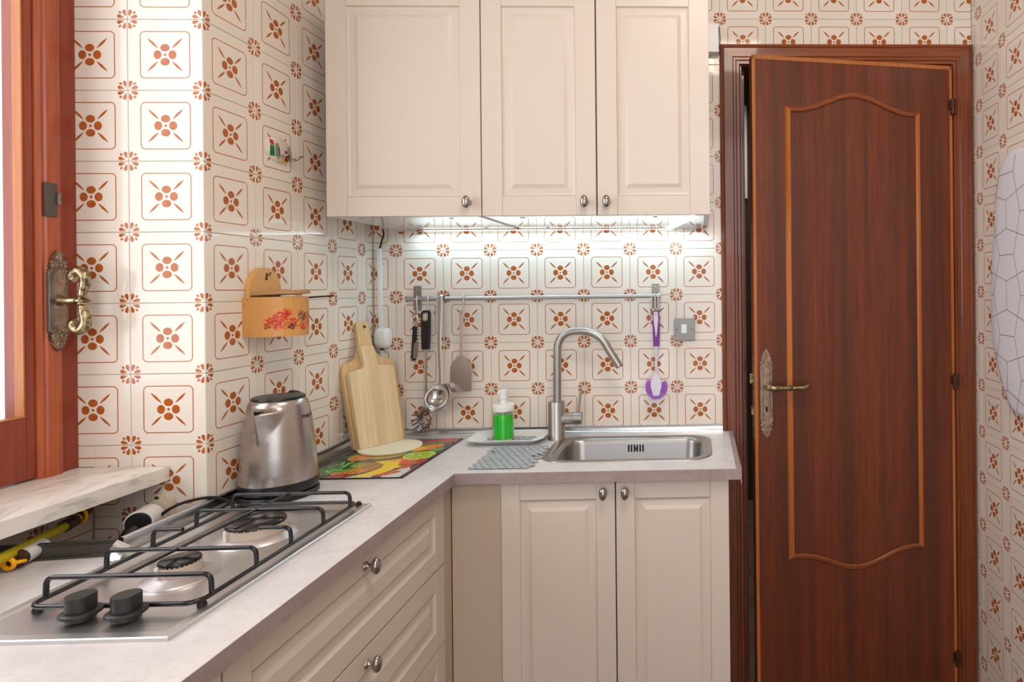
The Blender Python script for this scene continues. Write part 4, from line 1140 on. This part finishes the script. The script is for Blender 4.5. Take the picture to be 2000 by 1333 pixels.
def hook(x, label, zb=-0.072, dx=0.003, yt=-0.0465):
    """S-hook: round the rail and down to a small upturned end"""
    z = RZ
    pts = [(x, RY + 0.0078 * math.cos(a) , z + 0.0078 * math.sin(a)) for a in np.linspace(R(-40), R(190), 12)]
    q = spline([pts[-1], (x + dx * 0.3, RY - 0.0090, z - 0.012), (x + dx * 0.8, RY - 0.010, H + zb + 0.014), (x + dx, RY - 0.013, H + zb + 0.002), (x + dx, RY - 0.020, H + zb - 0.002), (x + dx, RY - 0.026, H + zb + 0.003), (x + dx, RY - 0.027, H + zb + 0.009)], 5)
    b_ = MB().tube(pts[:-1] + [tuple(p) for p in q], 0.0027, 10)
    return tag(obj('hook', b_, M['rail_metal'], ang=60), label, 'hook', 'steel hooks on the rail')
hook(0.1575, 'steel hook on the rail carrying the corkscrew', dx=0.005)
hook(0.1924, 'steel hook on the rail carrying the black-handled pasta server', dx=0.003)
hook(0.2235, 'steel hook on the rail, empty, just left of the ladle', dx=-0.003)
hook(0.3040, 'steel hook on the rail carrying the steel spatula', dx=0.000)
hook(0.8955, 'steel hook at the right end of the rail, leftmost of three', dx=-0.001)
hook(0.9065, 'steel hook at the right end of the rail carrying the purple brush', dx=0.001)
hook(0.9165, 'steel hook at the right end of the rail, rightmost of three', dx=0.001)
UY = -0.0620
# corkscrew
ck = thing('corkscrew', 'waiter corkscrew with dark handle hanging at the left end of the rail', 'corkscrew', (0.156, UY, H - 0.08))
a_ = MB().tube([(0.1585 + 0.0095 * math.cos(t), UY, H - 0.088 + 0.0115 * math.sin(t)) for t in np.linspace(R(115), R(425), 22)], 0.0032, 8)
a_.prism([(0.1535, H - 0.1000), (0.1640, H - 0.1000), (0.1620, H - 0.113), (0.1550, H - 0.113)], UY - 0.003, UY + 0.003, 'y')
obj('bottle_opener', a_, M['rail_metal'], ck)
obj('handle', MB().prism(rounded([(0.1545, H - 0.112), (0.1655, H - 0.112), (0.1600, H - 0.218), (0.1475, H - 0.2185)], 0.002), UY - 0.006, UY + 0.006, 'y'), M['black'], ck, bev=0.001)
obj('worm', MB().tube([(0.1690 + 0.0038 * math.cos(t) - 0.0010 * t / 6, UY + 0.0038 * math.sin(t), H - 0.120 - 0.0016 * t) for t in np.linspace(0, 8 * PI, 70)], 0.0013, 6), M['chrome'], ck)
lv_ = MB().prism([(0.1590, H - 0.163), (0.1715, H - 0.160), (0.1690, H - 0.209), (0.1560, H - 0.212), (0.1555, H - 0.190)], UY - 0.0075, UY - 0.0045, 'y')
lvo = obj('lever', lv_, M['flat_steel'], ck, bev=0.0006)
obj('rivet', MB().lathe([(0.0028, 0), (0.0022, 0.001)], 12, Matrix.Translation((0.1525, UY - 0.0075, H - 0.2125)) @ Matrix.Rotation(PI / 2, 4, 'X')), M['chrome'], lvo)
# pasta server
ps = thing('pasta_server', 'steel pasta server with toothed head and black rubber handle', 'pasta server', (0.190, UY, H - 0.06))
ps_h = MB().prism(rounded([(0.1815, H - 0.0620), (0.2065, H - 0.0620), (0.2055, H - 0.130), (0.2030, H - 0.1840), (0.1815, H - 0.1840), (0.1800, H - 0.130)], [0.011, 0.011, 0.02, 0.002, 0.002, 0.02]), UY - 0.0075, UY + 0.0075, 'y')
pho = obj('handle', ps_h, M['rubber'], ps, bev=0.0025)
obj('hanging_ring', MB().tube([(x, UY - 0.0078, z) for x, z in rounded([(0.1875, H - 0.0700), (0.2010, H - 0.0700), (0.2010, H - 0.0950), (0.1875, H - 0.0950)], 0.006)], 0.0020, 8, closed=True), M['flat_steel'], pho)
obj('handle_hole', MB().prism(rounded([(0.1895, H - 0.0725), (0.1990, H - 0.0725), (0.1990, H - 0.0925), (0.1895, H - 0.0925)], 0.004), UY - 0.0079, UY - 0.0072, 'y'), M['ivory_plastic'], pho)
obj('ferrule', MB().box(0.1815, 0.2030, UY - 0.0065, UY + 0.0065, H - 0.1905, H - 0.1835), M['rail_metal'], ps, bev=0.002)
obj('neck', MB().tube([(0.1915, UY, H - 0.190), (0.1905, UY, H - 0.270), (0.1890, UY, H - 0.350), (0.1885, UY - 0.002, H - 0.366)], [0.0070, 0.0074, 0.0078, 0.0085], 16, sy=0.55), M['steel'], ps)
hc, hx, hzz = MB(), 0.1892, H - 0.3990
def head_pt(u, v):
    a = 2 * PI * u; ro = 0.0115 + (0.0150) * v
    rx = (0.0105 + 0.0125 * v); rz = (0.0150 + 0.0140 * v)
    zz = rz * math.sin(a) * (1.0 if math.sin(a) < 0 else 1.25) - 0.004 * (1 - v)
    return (hx + rx * math.cos(a) * (1 - 0.28 * max(0, math.sin(a)) ** 2), UY + 0.004 - 0.020 * v * v + 0.004, hzz + zz)
hc.grid(head_pt, 40, 7, True)
hdo = obj('head', hc, M['chrome'], ps, ang=60)
sm_ = hdo.modifiers.new('thick', 'SOLIDIFY'); sm_.thickness = 0.0014
for k in range(11):
    a = R(-200 + 22 * k); c_, s_ = math.cos(a), math.sin(a)
    if s_ > 0.45: continue
    zz = 0.0290 * s_ * (1.0 if s_ < 0 else 1.25); xx = 0.0230 * c_ * (1 - 0.28 * max(0, s_) ** 2)
    obj('tooth', MB().tube([(hx + xx * 0.95, UY - 0.011, hzz + zz * 0.95), (hx + xx * 1.12, UY - 0.018, hzz + zz * 1.12), (hx + xx * 1.36, UY - 0.028, hzz + zz * 1.28)], [0.0032, 0.0028, 0.0024], 8), M['chrome'], ps)
# ladle
ldl = thing('ladle', 'steel ladle with flat handle hooked directly over the rail', 'ladle', (0.238, UY, RZ))
hl = MB()
path = [(0.2350, RY + 0.010, RZ - 0.004), (0.2350, RY + 0.009, RZ + 0.006), (0.2350, RY, RZ + 0.0105), (0.2352, RY - 0.012, RZ + 0.006), (0.2355, RY - 0.0150, RZ - 0.012), (0.2385, UY - 0.010, H - 0.150), (0.2435, UY - 0.016, H - 0.262), (0.2440, UY - 0.018, H - 0.292)]
wds = [0.0062, 0.0065, 0.0068, 0.0068, 0.0068, 0.0062, 0.0052, 0.0060]
pp_ = spline(path, 5); ws = np.interp(np.linspace(0, 7, len(pp_)), range(8), wds)
vs = []; fs = []
for i, (p, w) in enumerate(zip(pp_, ws)):
    t_ = (pp_[min(i + 1, len(pp_) - 1)] - pp_[max(i - 1, 0)]).normalized(); n = Vector((1, 0, 0)).cross(t_) * 0.0011
    for sx, sn in ((-1, -1), (-0.45, -1.9), (0.45, -1.9), (1, -1), (1, 1), (-1, 1)): vs.append((p.x + sx * w, p.y + n.y * sn, p.z + n.z * sn))
for i in range(len(pp_) - 1):
    for k in range(6): fs.append((6 * i + k, 6 * i + (k + 1) % 6, 6 * i + 6 + (k + 1) % 6, 6 * i + 6 + k))
fs += [(5, 4, 3, 2, 1, 0), tuple(6 * (len(pp_) - 1) + k for k in range(6))]
hl.add(vs, fs); obj('handle', hl, M['steel'], ldl, ang=30)
# bowl opening tilted towards the viewer
bt = Matrix.Translation((0.2380, UY - 0.034, H - 0.3290)) @ Matrix.Rotation(R(26), 4, 'Y').inverted() @ Matrix.Rotation(R(58), 4, 'X')
def bowl_prof(rs): return [(rs * math.sin(a), -rs * 0.80 * math.cos(a)) for a in np.linspace(0.02, PI / 2, 14)]
bl_ = MB().lathe([(r_, z_) for r_, z_ in bowl_prof(0.0455)] + [(0.0455, 0.0010), (0.0440, 0.0010)] + [(r_, z_ + 0.0008) for r_, z_ in bowl_prof(0.0438)[::-1]], 48, bt, cap=False)
obj('bowl', bl_, mat('ladle_steel', (0.5, 0.48, 0.47, 1), 0.16, metal=1.0), ldl, ang=50)
# spatula
spt = thing('spatula', 'steel spatula with wide blade hanging on the rail', 'spatula', (0.3025, UY, H - 0.065))
hs = MB().prism(rounded([(0.2960, H - 0.0620), (0.3105, H - 0.0620), (0.3075, H - 0.140), (0.3055, H - 0.2050), (0.2975, H - 0.2050), (0.2975, H - 0.140)], [0.006, 0.006, .01, 0.001, 0.001, .01]), UY - 0.0028, UY, 'y')
hso = obj('handle', hs, M['copper_steel'], spt, bev=0.0008)
obj('handle_hole', MB().lathe([(0.0036, -0.0002), (0.0036, 0.001)], 16, Matrix.Translation((0.3032, UY - 0.0030, H - 0.0725)) @ Matrix.Rotation(PI / 2, 4, 'X')), M['chrome'], hso)
blp = rounded([(0.2975, H - 0.2020), (0.3055, H - 0.2020), (0.3180, H - 0.2140), (0.3350, H - 0.2300), (0.3325, H - 0.3170), (0.2670, H - 0.3185), (0.2675, H - 0.2330), (0.2850, H - 0.2140)], [0, 0, 0.02, 0.016, 0.002, 0.002, 0.016, 0.02])
obj('blade', MB().prism(blp, UY - 0.0026, UY - 0.0012, 'y'), M['copper_steel'], spt, bev=0.0003)
# dish brush
db_ = thing('dish_brush', 'purple and white dish brush hanging at the right end of the rail', 'brush', (0.909, UY, H - 0.07))
hb_ = rounded([(0.9000, H - 0.0700), (0.9190, H - 0.0700), (0.9225, H - 0.110), (0.9200, H - 0.1835), (0.9005, H - 0.1835), (0.8985, H - 0.110)], [0.010, 0.010, 0.02, 0.001, 0.001, 0.02])
gpo_ = obj('grip', MB().prism(hb_, UY - 0.006, UY + 0.006, 'y'), M['purple'], db_, bev=0.002)
inl = rounded([(0.9035, H - 0.0730), (0.9155, H - 0.0730), (0.9180, H - 0.095), (0.9105, H - 0.1540), (0.9095, H - 0.1540), (0.9020, H - 0.095)], [0.007, 0.007, 0.02, 0.001, 0.001, 0.02])
obj('grip_inlay', MB().prism(inl, UY - 0.0072, UY - 0.0058, 'y'), M['brush_white'], gpo_, bev=0.0005)
obj('hanging_hole', MB().prism(rounded([(0.9060, H - 0.0760), (0.9130, H - 0.0760), (0.9125, H - 0.0880), (0.9065, H - 0.0880)], 0.003), UY - 0.0076, UY - 0.0070, 'y'), M['ivory_plastic'], gpo_)
obj('stem', MB().tube([(0.9103, UY, H - 0.183), (0.9098, UY, H - 0.215), (0.9092, UY, H - 0.262), (0.9090, UY, H - 0.275)], [0.0082, 0.0060, 0.0056, 0.0075], 14, sy=0.7), M['brush_white'], db_)
hdp = [(0.9050, H - 0.2700), (0.9130, H - 0.2700), (0.9235, H - 0.2880), (0.9265, H - 0.3060), (0.9180, H - 0.3390), (0.8995, H - 0.3390), (0.8900, H - 0.3060), (0.8935, H - 0.2880)]
obj('head', MB().prism(rounded(hdp, [.004, .004, .012, .014, .003, .003, .014, .012]), UY - 0.008, UY + 0.002, 'y'), M['brush_white'], db_, bev=0.002)
bs_ = MB()
r4 = random.Random(4)
for ring in range(3):
    for k in range(30):
        a0 = R(-214 + 248 * (k + 0.5 * (ring % 2)) / 30)
        for q in range(3):
            a = a0 + r4.uniform(-.035, .035)
            c_, s_ = math.cos(a), math.sin(a)
            x0, z0 = 0.9085 + 0.0150 * c_, H - 0.3120 + 0.0220 * s_
            L = 0.0185 + r4.uniform(-.002, .002)
            y0 = UY - 0.002 + ring * 0.005
            bs_.tube([(x0, y0, z0), (x0 + L * c_, y0 + 0.004 * ring - 0.002, z0 + L * s_ * 0.92)], [0.0007, 0.0011], 5)
bo = obj('bristles', bs_, M['bristle'], db_, smooth=False, fix=False); bo['kind'] = 'stuff'

# ------------------------------------------------------------------ switch, dimmer, conduit, cables, box on wall
sw = thing('light_switch', 'square brushed steel light switch with white rocker on the tiles', 'switch', (0.997, 0, 1.23))
obj('switch_plate', MB().box(0.9645, 1.0310, -0.0085, -0.0008, H - 0.1705, H - 0.0995), M['flat_steel'], sw, bev=0.0012)
obj('rocker', MB().prism([(-0.0085, H - 0.1455), (-0.0130, H - 0.1465), (-0.0105, H - 0.1180), (-0.0085, H - 0.1175)], 0.9875, 1.0050, 'x'), M['white_plastic'], sw, bev=0.0008)
for x_ in (0.9730, 1.0215):
    obj('screw', MB().lathe([(0.0024, 0), (0.0020, 0.0012)], 12, Matrix.Translation((x_, -0.0085, H - 0.1345)) @ Matrix.Rotation(PI / 2, 4, 'X')), M['iron'], sw)
obj('wall_plug', MB().lathe([(0.0050, 0), (0.0050, 0.003)], 14, Matrix.Translation((1.0265, -0.0005, H - 0.0960)) @ Matrix.Rotation(PI / 2, 4, 'X')), M['ivory_plastic'], sw)
cd = MB().prism([(0.0175, H + 0.136), (0.0285, H + 0.136), (0.0320, H - 0.120), (0.0210, H - 0.120)], -0.012, -0.0006, 'y')
tag(obj('cable_conduit', cd, M['white_plastic'], bev=0.0012), 'white plastic cable conduit running down the corner above the dimmer', 'conduit')
cd2 = MB().prism([(0.0240, H - 0.180), (0.0325, H - 0.180), (0.0325, H - 0.2750), (0.0240, H - 0.2750)], -0.011, -0.0006, 'y')
tag(obj('cable_conduit', cd2, M['white_plastic'], bev=0.0012), 'short white cable conduit below the dimmer, half hidden by the boards', 'conduit')
dm = thing('dimmer', 'rounded white inline dimmer switch on the cable in the corner', 'switch', (0.030, 0, H - 0.151))
def ovo(u, v):
    a = 2 * PI * u; b_ = PI / 2 * v
    e = 0.62
    c_ = math.copysign(abs(math.cos(a)) ** e, math.cos(a)); s_ = math.copysign(abs(math.sin(a)) ** e, math.sin(a))
    return (0.0325 + 0.0262 * c_ * math.cos(b_) ** 0.5, -0.002 - 0.026 * math.sin(b_), H - 0.1515 + 0.0350 * s_ * math.cos(b_) ** 0.5)
obj('dimmer_body', MB().grid(ovo, 40, 12, True), M['white_plastic'], dm, ang=70)
obj('dimmer_rocker', MB().prism(rounded([(0.018, H - 0.167), (0.030, H - 0.170), (0.034, H - 0.160), (0.032, H - 0.138), (0.018, H - 0.136)], 0.003), -0.0305, -0.024, 'y'), M['white_plastic'], dm, bev=0.0008)
obj('cable_gland', MB().tube([(0.031, -0.010, H - 0.184), (0.031, -0.010, H - 0.190)], 0.0055, 12), M['rubber'], dm)
tag(obj('lamp_cable', MB().tube(spline([(0.046, -0.030, H + 0.196), (0.044, -0.020, H + 0.180), (0.034, -0.012, H + 0.160), (0.024, -0.007, H + 0.134)], 6), 0.0024, 10), M['rubber']), 'short black lamp cable between wall cabinet and white conduit', 'cable')
cb_ = thing('chime_box', 'small white plastic box with slotted side above the door frame corner', 'wall box', (1.10, 0, 2.17))
obj('box_shell', MB().box(1.0810, 1.1180, -0.030, -0.0005, 2.124, 2.2165), M['white_plastic'], cb_, bev=0.002)
sl = MB().grid(lambda u, v: (1.1180 + 0.0060 * math.sin(PI * v), -0.028 + 0.026 * u, 2.130 + 0.080 * v), 3, 14)
obj('curved_side', sl, M['white_plastic'], cb_)
vt = MB()
for k in range(16): vt.box(1.1160, 1.1178, -0.0308, -0.0296, 2.132 + k * 0.0046, 2.1342 + k * 0.0046)
vo = obj('vent_slots', vt, M['void'], cb_, smooth=False); vo['kind'] = 'stuff'

# ------------------------------------------------------------------ light strip under the cabinets
ls = thing('light_strip', 'lit white light strip fixed under the wall cabinets along the tiles', 'light strip', (0.6, -0.02, ZU))
obj('tape', MB().box(0.165, 0.945, -0.016, -0.008, ZU - 0.0024, ZU - 0.0012), M['led_tape'], ls, smooth=False)
dt = MB()
for k in range(78): dt.box(0.168 + k * 0.01, 0.1735 + k * 0.01, -0.0150, -0.0095, ZU - 0.0042, ZU - 0.0024)
dto = obj('diodes', dt, M['led'], ls, smooth=False); dto['kind'] = 'stuff'
obj('strand', MB().tube([(0.945, -0.013, ZU - 0.003), (0.955, -0.030, ZU - 0.005), (1.035, -0.335, ZU - 0.0035)], 0.0028, 8), M['led'], ls)
obj('loose_end', MB().tube(spline([(0.945, -0.013, ZU - 0.003), (0.975, -0.012, ZU - 0.012), (1.005, -0.012, ZU - 0.022), (1.050, -0.012, ZU - 0.036)], 5), 0.0010, 6), M['led_tape'], ls)
obj('start_lead', MB().tube(spline([(0.110, -0.010, ZU - 0.004), (0.135, -0.011, ZU - 0.008), (0.150, -0.013, ZU - 0.007), (0.166, -0.012, ZU - 0.002)], 5), 0.0014, 6), M['led_tape'], ls)
obj('connector', MB().tube([(0.086, -0.010, ZU - 0.009), (0.100, -0.010, ZU - 0.009)], 0.0034, 10), M['red'], ls, bev=0.001)

# ------------------------------------------------------------------ spice box on the left wall
sbx = thing('salt_box', 'wooden salt box with round-topped back and painted flowers on the left wall', 'salt box', (0.0, -0.505, 1.31))
SC, SW2, SD = -0.503, 0.060, 0.105
ZB0, ZB1 = H - 0.104, H - 0.012
def arc(t, inset=0.0):
    """outline in plan: straight near side, then curved front"""
    pts = [(0.0, SC - SW2), (0.022, SC - SW2)]
    for k in range(13):
        a = -PI / 2 + PI * k / 12
        pts.append((0.022 + (SD - 0.022) * math.cos(a), SC + SW2 * math.sin(a)))
    pts += [(0.022, SC + SW2), (0.0, SC + SW2)]
    # arc-length sample
    d = [0]
    for i in range(1, len(pts)): d.append(d[-1] + math.dist(pts[i - 1], pts[i]))
    s = t * d[-1]
    return float(np.interp(s, d, [p[0] for p in pts])), float(np.interp(s, d, [p[1] for p in pts])), d[-1]
def boxpaint(U, V):
    L = arc(0)[2]; x = U * L; z = V * (ZB1 - ZB0)
    n1 = 0.5 + 0.5 * np.sin(x * 900 + 3 * np.sin(z * 40)) * 0.5
    col = lin((205, 148, 82))[None] * (1 - 0.35 * n1[:, None] * 0.4) + lin((226, 176, 108))[None] * 0.14 * n1[:, None]
    def put(m_, c): col[m_] = lin(c)
    rs = np.random.RandomState(11)
    x0 = 0.046
    # stems
    for k in range(5):
        ph = k * 1.3; zz = 0.028 + 0.010 * np.sin((x - x0) * 110 + ph) + 0.0015 * k
        put((np.abs(z - zz) < 0.0009) & (x > x0) & (x < 0.20), (176, 62, 24) if k % 2 else (206, 92, 30))
    def blossom(cx, cz, r, cols, n=46):
        for q in range(n):
            a = rs.uniform(0, 2 * PI); rr = r * math.sqrt(rs.uniform(0, 1))
            ex = ((x - cx - rr * math.cos(a)) / 0.0022) ** 2 + ((z - cz - rr * math.sin(a)) / 0.0019) ** 2
            put(ex < 1, cols[q % len(cols)])
    reds = [(206, 58, 24), (226, 92, 32), (178, 40, 30), (214, 120, 48), (190, 30, 44)]
    blossom(0.078, 0.044, 0.013, reds, 120); blossom(0.060, 0.036, 0.008, reds, 40); blossom(0.092, 0.055, 0.010, reds, 60)
    blossom(0.053, 0.025, 0.006, [(200, 70, 30), (60, 50, 60), (220, 110, 50)], 30); blossom(0.075, 0.022, 0.008, reds, 36)
    blossom(0.103, 0.034, 0.008, reds, 30); blossom(0.100, 0.022, 0.007, [(190, 60, 30), (96, 92, 50), (60, 54, 50)], 30)
    blossom(0.126, 0.046, 0.0105, [(60, 46, 64), (150, 100, 60), (206, 150, 90), (130, 40, 60), (70, 60, 50)], 100)
    blossom(0.128, 0.022, 0.008, reds, 40); blossom(0.148, 0.050, 0.009, reds, 50); blossom(0.152, 0.030, 0.008, reds, 40); blossom(0.168, 0.042, 0.012, [(180, 40, 50), (120, 30, 70), (200, 60, 40)], 80)
    for cx, cz in ((0.070, 0.030), (0.118, 0.056), (0.140, 0.035), (0.090, 0.028)):
        for r_ in (0.0045,):
            dd_ = np.hypot(x - cx, z - cz); put(np.abs(dd_ - r_) < 0.0007, (190, 66, 26))
    for cx, cz in ((0.012, 0.085), (0.004, 0.075), (0.004, 0.018), (0.020, 0.006)):
        put(np.hypot(x - cx, z - cz) < 0.0012, (70, 44, 26))
    return col
painted('curved_front', lambda u, v: (arc(u)[0] + 0.0003, arc(u)[1], ZB0 + (ZB1 - ZB0) * v), 260, 90, boxpaint, 'paint_wood', sbx, label='orange-brown front with red and purple painted flowers', ang=80)
ib = MB().prism([(arc(k / 24)[0] * 0.985, SC + (arc(k / 24)[1] - SC) * 0.985) for k in range(25)], ZB0 + 0.001, ZB1 - 0.006, 'z')
obj('box_core', ib, M['spice_wood'], sbx, smooth=False)
bpz = [(SC - 0.052, ZB1 - 0.03), (SC + 0.052, ZB1 - 0.03)] + [(SC + 0.052 * math.cos(a), H + 0.004 + 0.054 * math.sin(a)) for a in np.linspace(0, PI, 19)]
obj('back_plate', MB().prism(bpz, 0.0006, 0.0130, 'x'), M['spice_wood'], sbx, bev=0.0008)
obj('nail_slot', MB().prism(rounded([(SC - 0.0035, H + 0.028), (SC + 0.0050, H + 0.028), (SC + 0.0035, H + 0.046), (SC + 0.001, H + 0.046)], 0.002), 0.0128, 0.0136, 'x'), mat('slot_dark', srgb(84, 50, 26), 0.8), sbx)
obj('nail', MB().tube([(0.010, SC + 0.003, H + 0.036), (0.020, SC + 0.008, H + 0.046)], 0.0016, 8), M['iron'], sbx)
ld = MB().prism([(0.014 + (SD + 0.006 - 0.014) * math.cos(a), SC + (SW2 - 0.006) * math.sin(a)) for a in np.linspace(-PI / 2, PI / 2, 21)], -0.0045, 0.0045, 'z', Matrix.Translation((0, 0, H - 0.0045)) @ Matrix.Rotation(R(-2.5), 4, 'Y'))
obj('lid', ld, M['ply_edge'], sbx, bev=0.0006)
obj('stick', MB().tube([(0.085, -0.480, H - 0.0150), (0.1180, -0.4140, H - 0.0115)], 0.0022, 8), M['hinge'], sbx)

# hook plate with painted figures, higher on the left wall
hk = thing('hook_plate', 'oval stick-on plate with two chrome hooks and small painted figures', 'hook plate', (0.0, -0.4385, H + 0.352))
HC, HZ2 = -0.4385, H + 0.3535
def disc(u, v):
    a = 2 * PI * u; return (0.0012 + 0.0012 * (1 - v), HC + 0.0475 * v * math.cos(a), HZ2 + 0.0320 * v * math.sin(a))
obj('plate', MB().lathe([(1.0, 0.0), (1.0, 0.5), (0.96, 1.0)], 48, Matrix(((0, 0, 0.0022, 0.0006), (0.0475, 0, 0, HC), (0, 0.0320, 0, HZ2), (0, 0, 0, 1)))), M['clear_disc'], hk, ang=50)
def fig(nm, pts, c, lab=None):
    obj(nm, MB().prism(rounded([(HC + a, HZ2 + b_) for a, b_ in pts], 0.001), 0.0026, 0.0034, 'x'), mat('figure_' + nm, srgb(*c), 0.4), hk)
fig('green_figure', [(-0.033, -0.020), (-0.016, -0.018), (-0.017, 0.006), (-0.031, 0.008)], (22, 118, 78))
fig('red_figure', [(-0.032, 0.010), (-0.017, 0.008), (-0.021, 0.019), (-0.034, 0.021)], (196, 54, 34))
fig('blue_figure', [(-0.010, -0.016), (0.004, -0.014), (0.002, 0.006), (-0.008, 0.014)], (70, 110, 190))
fig('yellow_figure', [(0.009, -0.030), (0.018, -0.028), (0.018, -0.018), (0.009, -0.019)], (214, 176, 20))
fig('dark_red_figure', [(0.020, -0.024), (0.031, -0.024), (0.031, 0.002), (0.022, 0.004)], (140, 34, 40))
for dy in (-0.010, 0.034):
    hm = MB().tube(spline([(0.004, HC + dy, HZ2 + 0.014), (0.006, HC + dy, HZ2 - 0.006), (0.010, HC + dy, HZ2 - 0.019), (0.022, HC + dy + 0.004, HZ2 - 0.015), (0.034, HC + dy + 0.008, HZ2 - 0.006)], 5), [0.0035] * 16 + [0.0026] * 5, 10)
    obj('chrome_hook', hm, M['chrome'], hk)

# ------------------------------------------------------------------ board cover on the right wall
ic = thing('ironing_board', 'ironing board in a white cover printed with grey geometric lines', 'ironing board', (1.93, -0.35, 1.37))
edge_l = [(-0.3421, 0.3770), (-0.2853, 0.3814), (-0.2480, 0.3760), (-0.2055, 0.3448), (-0.1791, 0.2668), (-0.1644, 0.1603), (-0.1496, 0.0661), (-0.1443, -0.0420), (-0.1432, -0.0970), (-0.1546, -0.1776), (-0.1699, -0.2203), (-0.1998, -0.2801), (-0.2463, -0.3443), (-0.2830, -0.3650), (-0.3421, -0.3690)]
el = [(p.x, p.y) for p in spline([(a, b_, 0) for a, b_ in edge_l], 4)]
cp = el + [(-0.45, -0.365), (-0.52, -0.32), (-0.55, -0.20), (-0.555, 0.0), (-0.55, 0.20), (-0.52, 0.33), (-0.45, 0.375)]
cyc, czc = -0.35, 0.0
nP = len(cp)
ringz = [(1.0, 1.9525), (1.006, 1.9470), (1.0, 1.9415), (0.965, 1.9385), (0.80, 1.9380), (0.01, 1.9380)]
vs = []; fs = []
for sfac, xx in ringz: vs += [(xx, cyc + (a - cyc) * sfac, H + czc + (b_ - czc) * sfac) for a, b_ in cp]
for i in range(len(ringz) - 1):
    for k in range(nP): fs.append((i * nP + k, i * nP + (k + 1) % nP, (i + 1) * nP + (k + 1) % nP, (i + 1) * nP + k))
cv = MB().add(vs, fs)
co_ = obj('cover', cv, M['cover'], ic, ang=60)
# printed pentagon lines as traced polylines in (y, z)
pr_ = MB()
cell = 0.058
def inside(a, b_):
    return bool(poly_in(np.array([a]), np.array([b_]), [(cyc + (p - cyc) * 0.975, czc + (q - czc) * 0.975) for p, q in cp])[0])
def seg(p, q, w=0.0009):
    n = 14; run = []
    for k in range(n):
        a = (p[0] + (q[0] - p[0]) * k / n, p[1] + (q[1] - p[1]) * k / n); b_ = (p[0] + (q[0] - p[0]) * (k + 1) / n, p[1] + (q[1] - p[1]) * (k + 1) / n)
        if inside(*a) and inside(*b_):
            d = Vector((b_[0] - a[0], b_[1] - a[1])); nrm = Vector((-d.y, d.x)).normalized() * w
            pr_.add([(1.93775, a[0] + nrm.x, H + a[1] + nrm.y), (1.93775, b_[0] + nrm.x, H + b_[1] + nrm.y), (1.93775, b_[0] - nrm.x, H + b_[1] - nrm.y), (1.93775, a[0] - nrm.x, H + a[1] - nrm.y)], [(0, 1, 2, 3)])
P_ = 0.235
for i in range(-3, 6):
    for j in range(-4, 5):
        # Cairo pentagonal tiling: two crossing families of stretched hexagons
        bx, bz = -0.245 - i * P_ / 1, -0.030 + j * P_
        s = P_ / 4
        for (ox, oz) in ((0, 0), (P_ / 2, P_ / 2)):
            cx, cz = bx + ox, bz + oz
            k = 0.30
            A = (cx, cz + s * (1 - k) - 0.0); B_ = (cx, cz - s * (1 - k))
            seg(A, B_)
            for (sx, sz, P0_) in ((1, 1, A), (-1, 1, A), (1, -1, B_), (-1, -1, B_)):
                seg(P0_, (cx + sx * s, cz + sz * s))
        for (ox, oz) in ((P_ / 2, 0), (0, P_ / 2)):
            cx, cz = bx + ox, bz + oz
            A = (cx + s * 0.70, cz); B_ = (cx - s * 0.70, cz)
            seg(A, B_)
            for (sx, sz, P0_) in ((1, 1, A), (1, -1, A), (-1, 1, B_), (-1, -1, B_)):
                seg(P0_, (cx + sx * s, cz + sz * s))
po_ = obj('printed_lines', pr_, M['ink'], ic, smooth=False, fix=False, label='thin grey pentagon line print'); po_['kind'] = 'stuff'
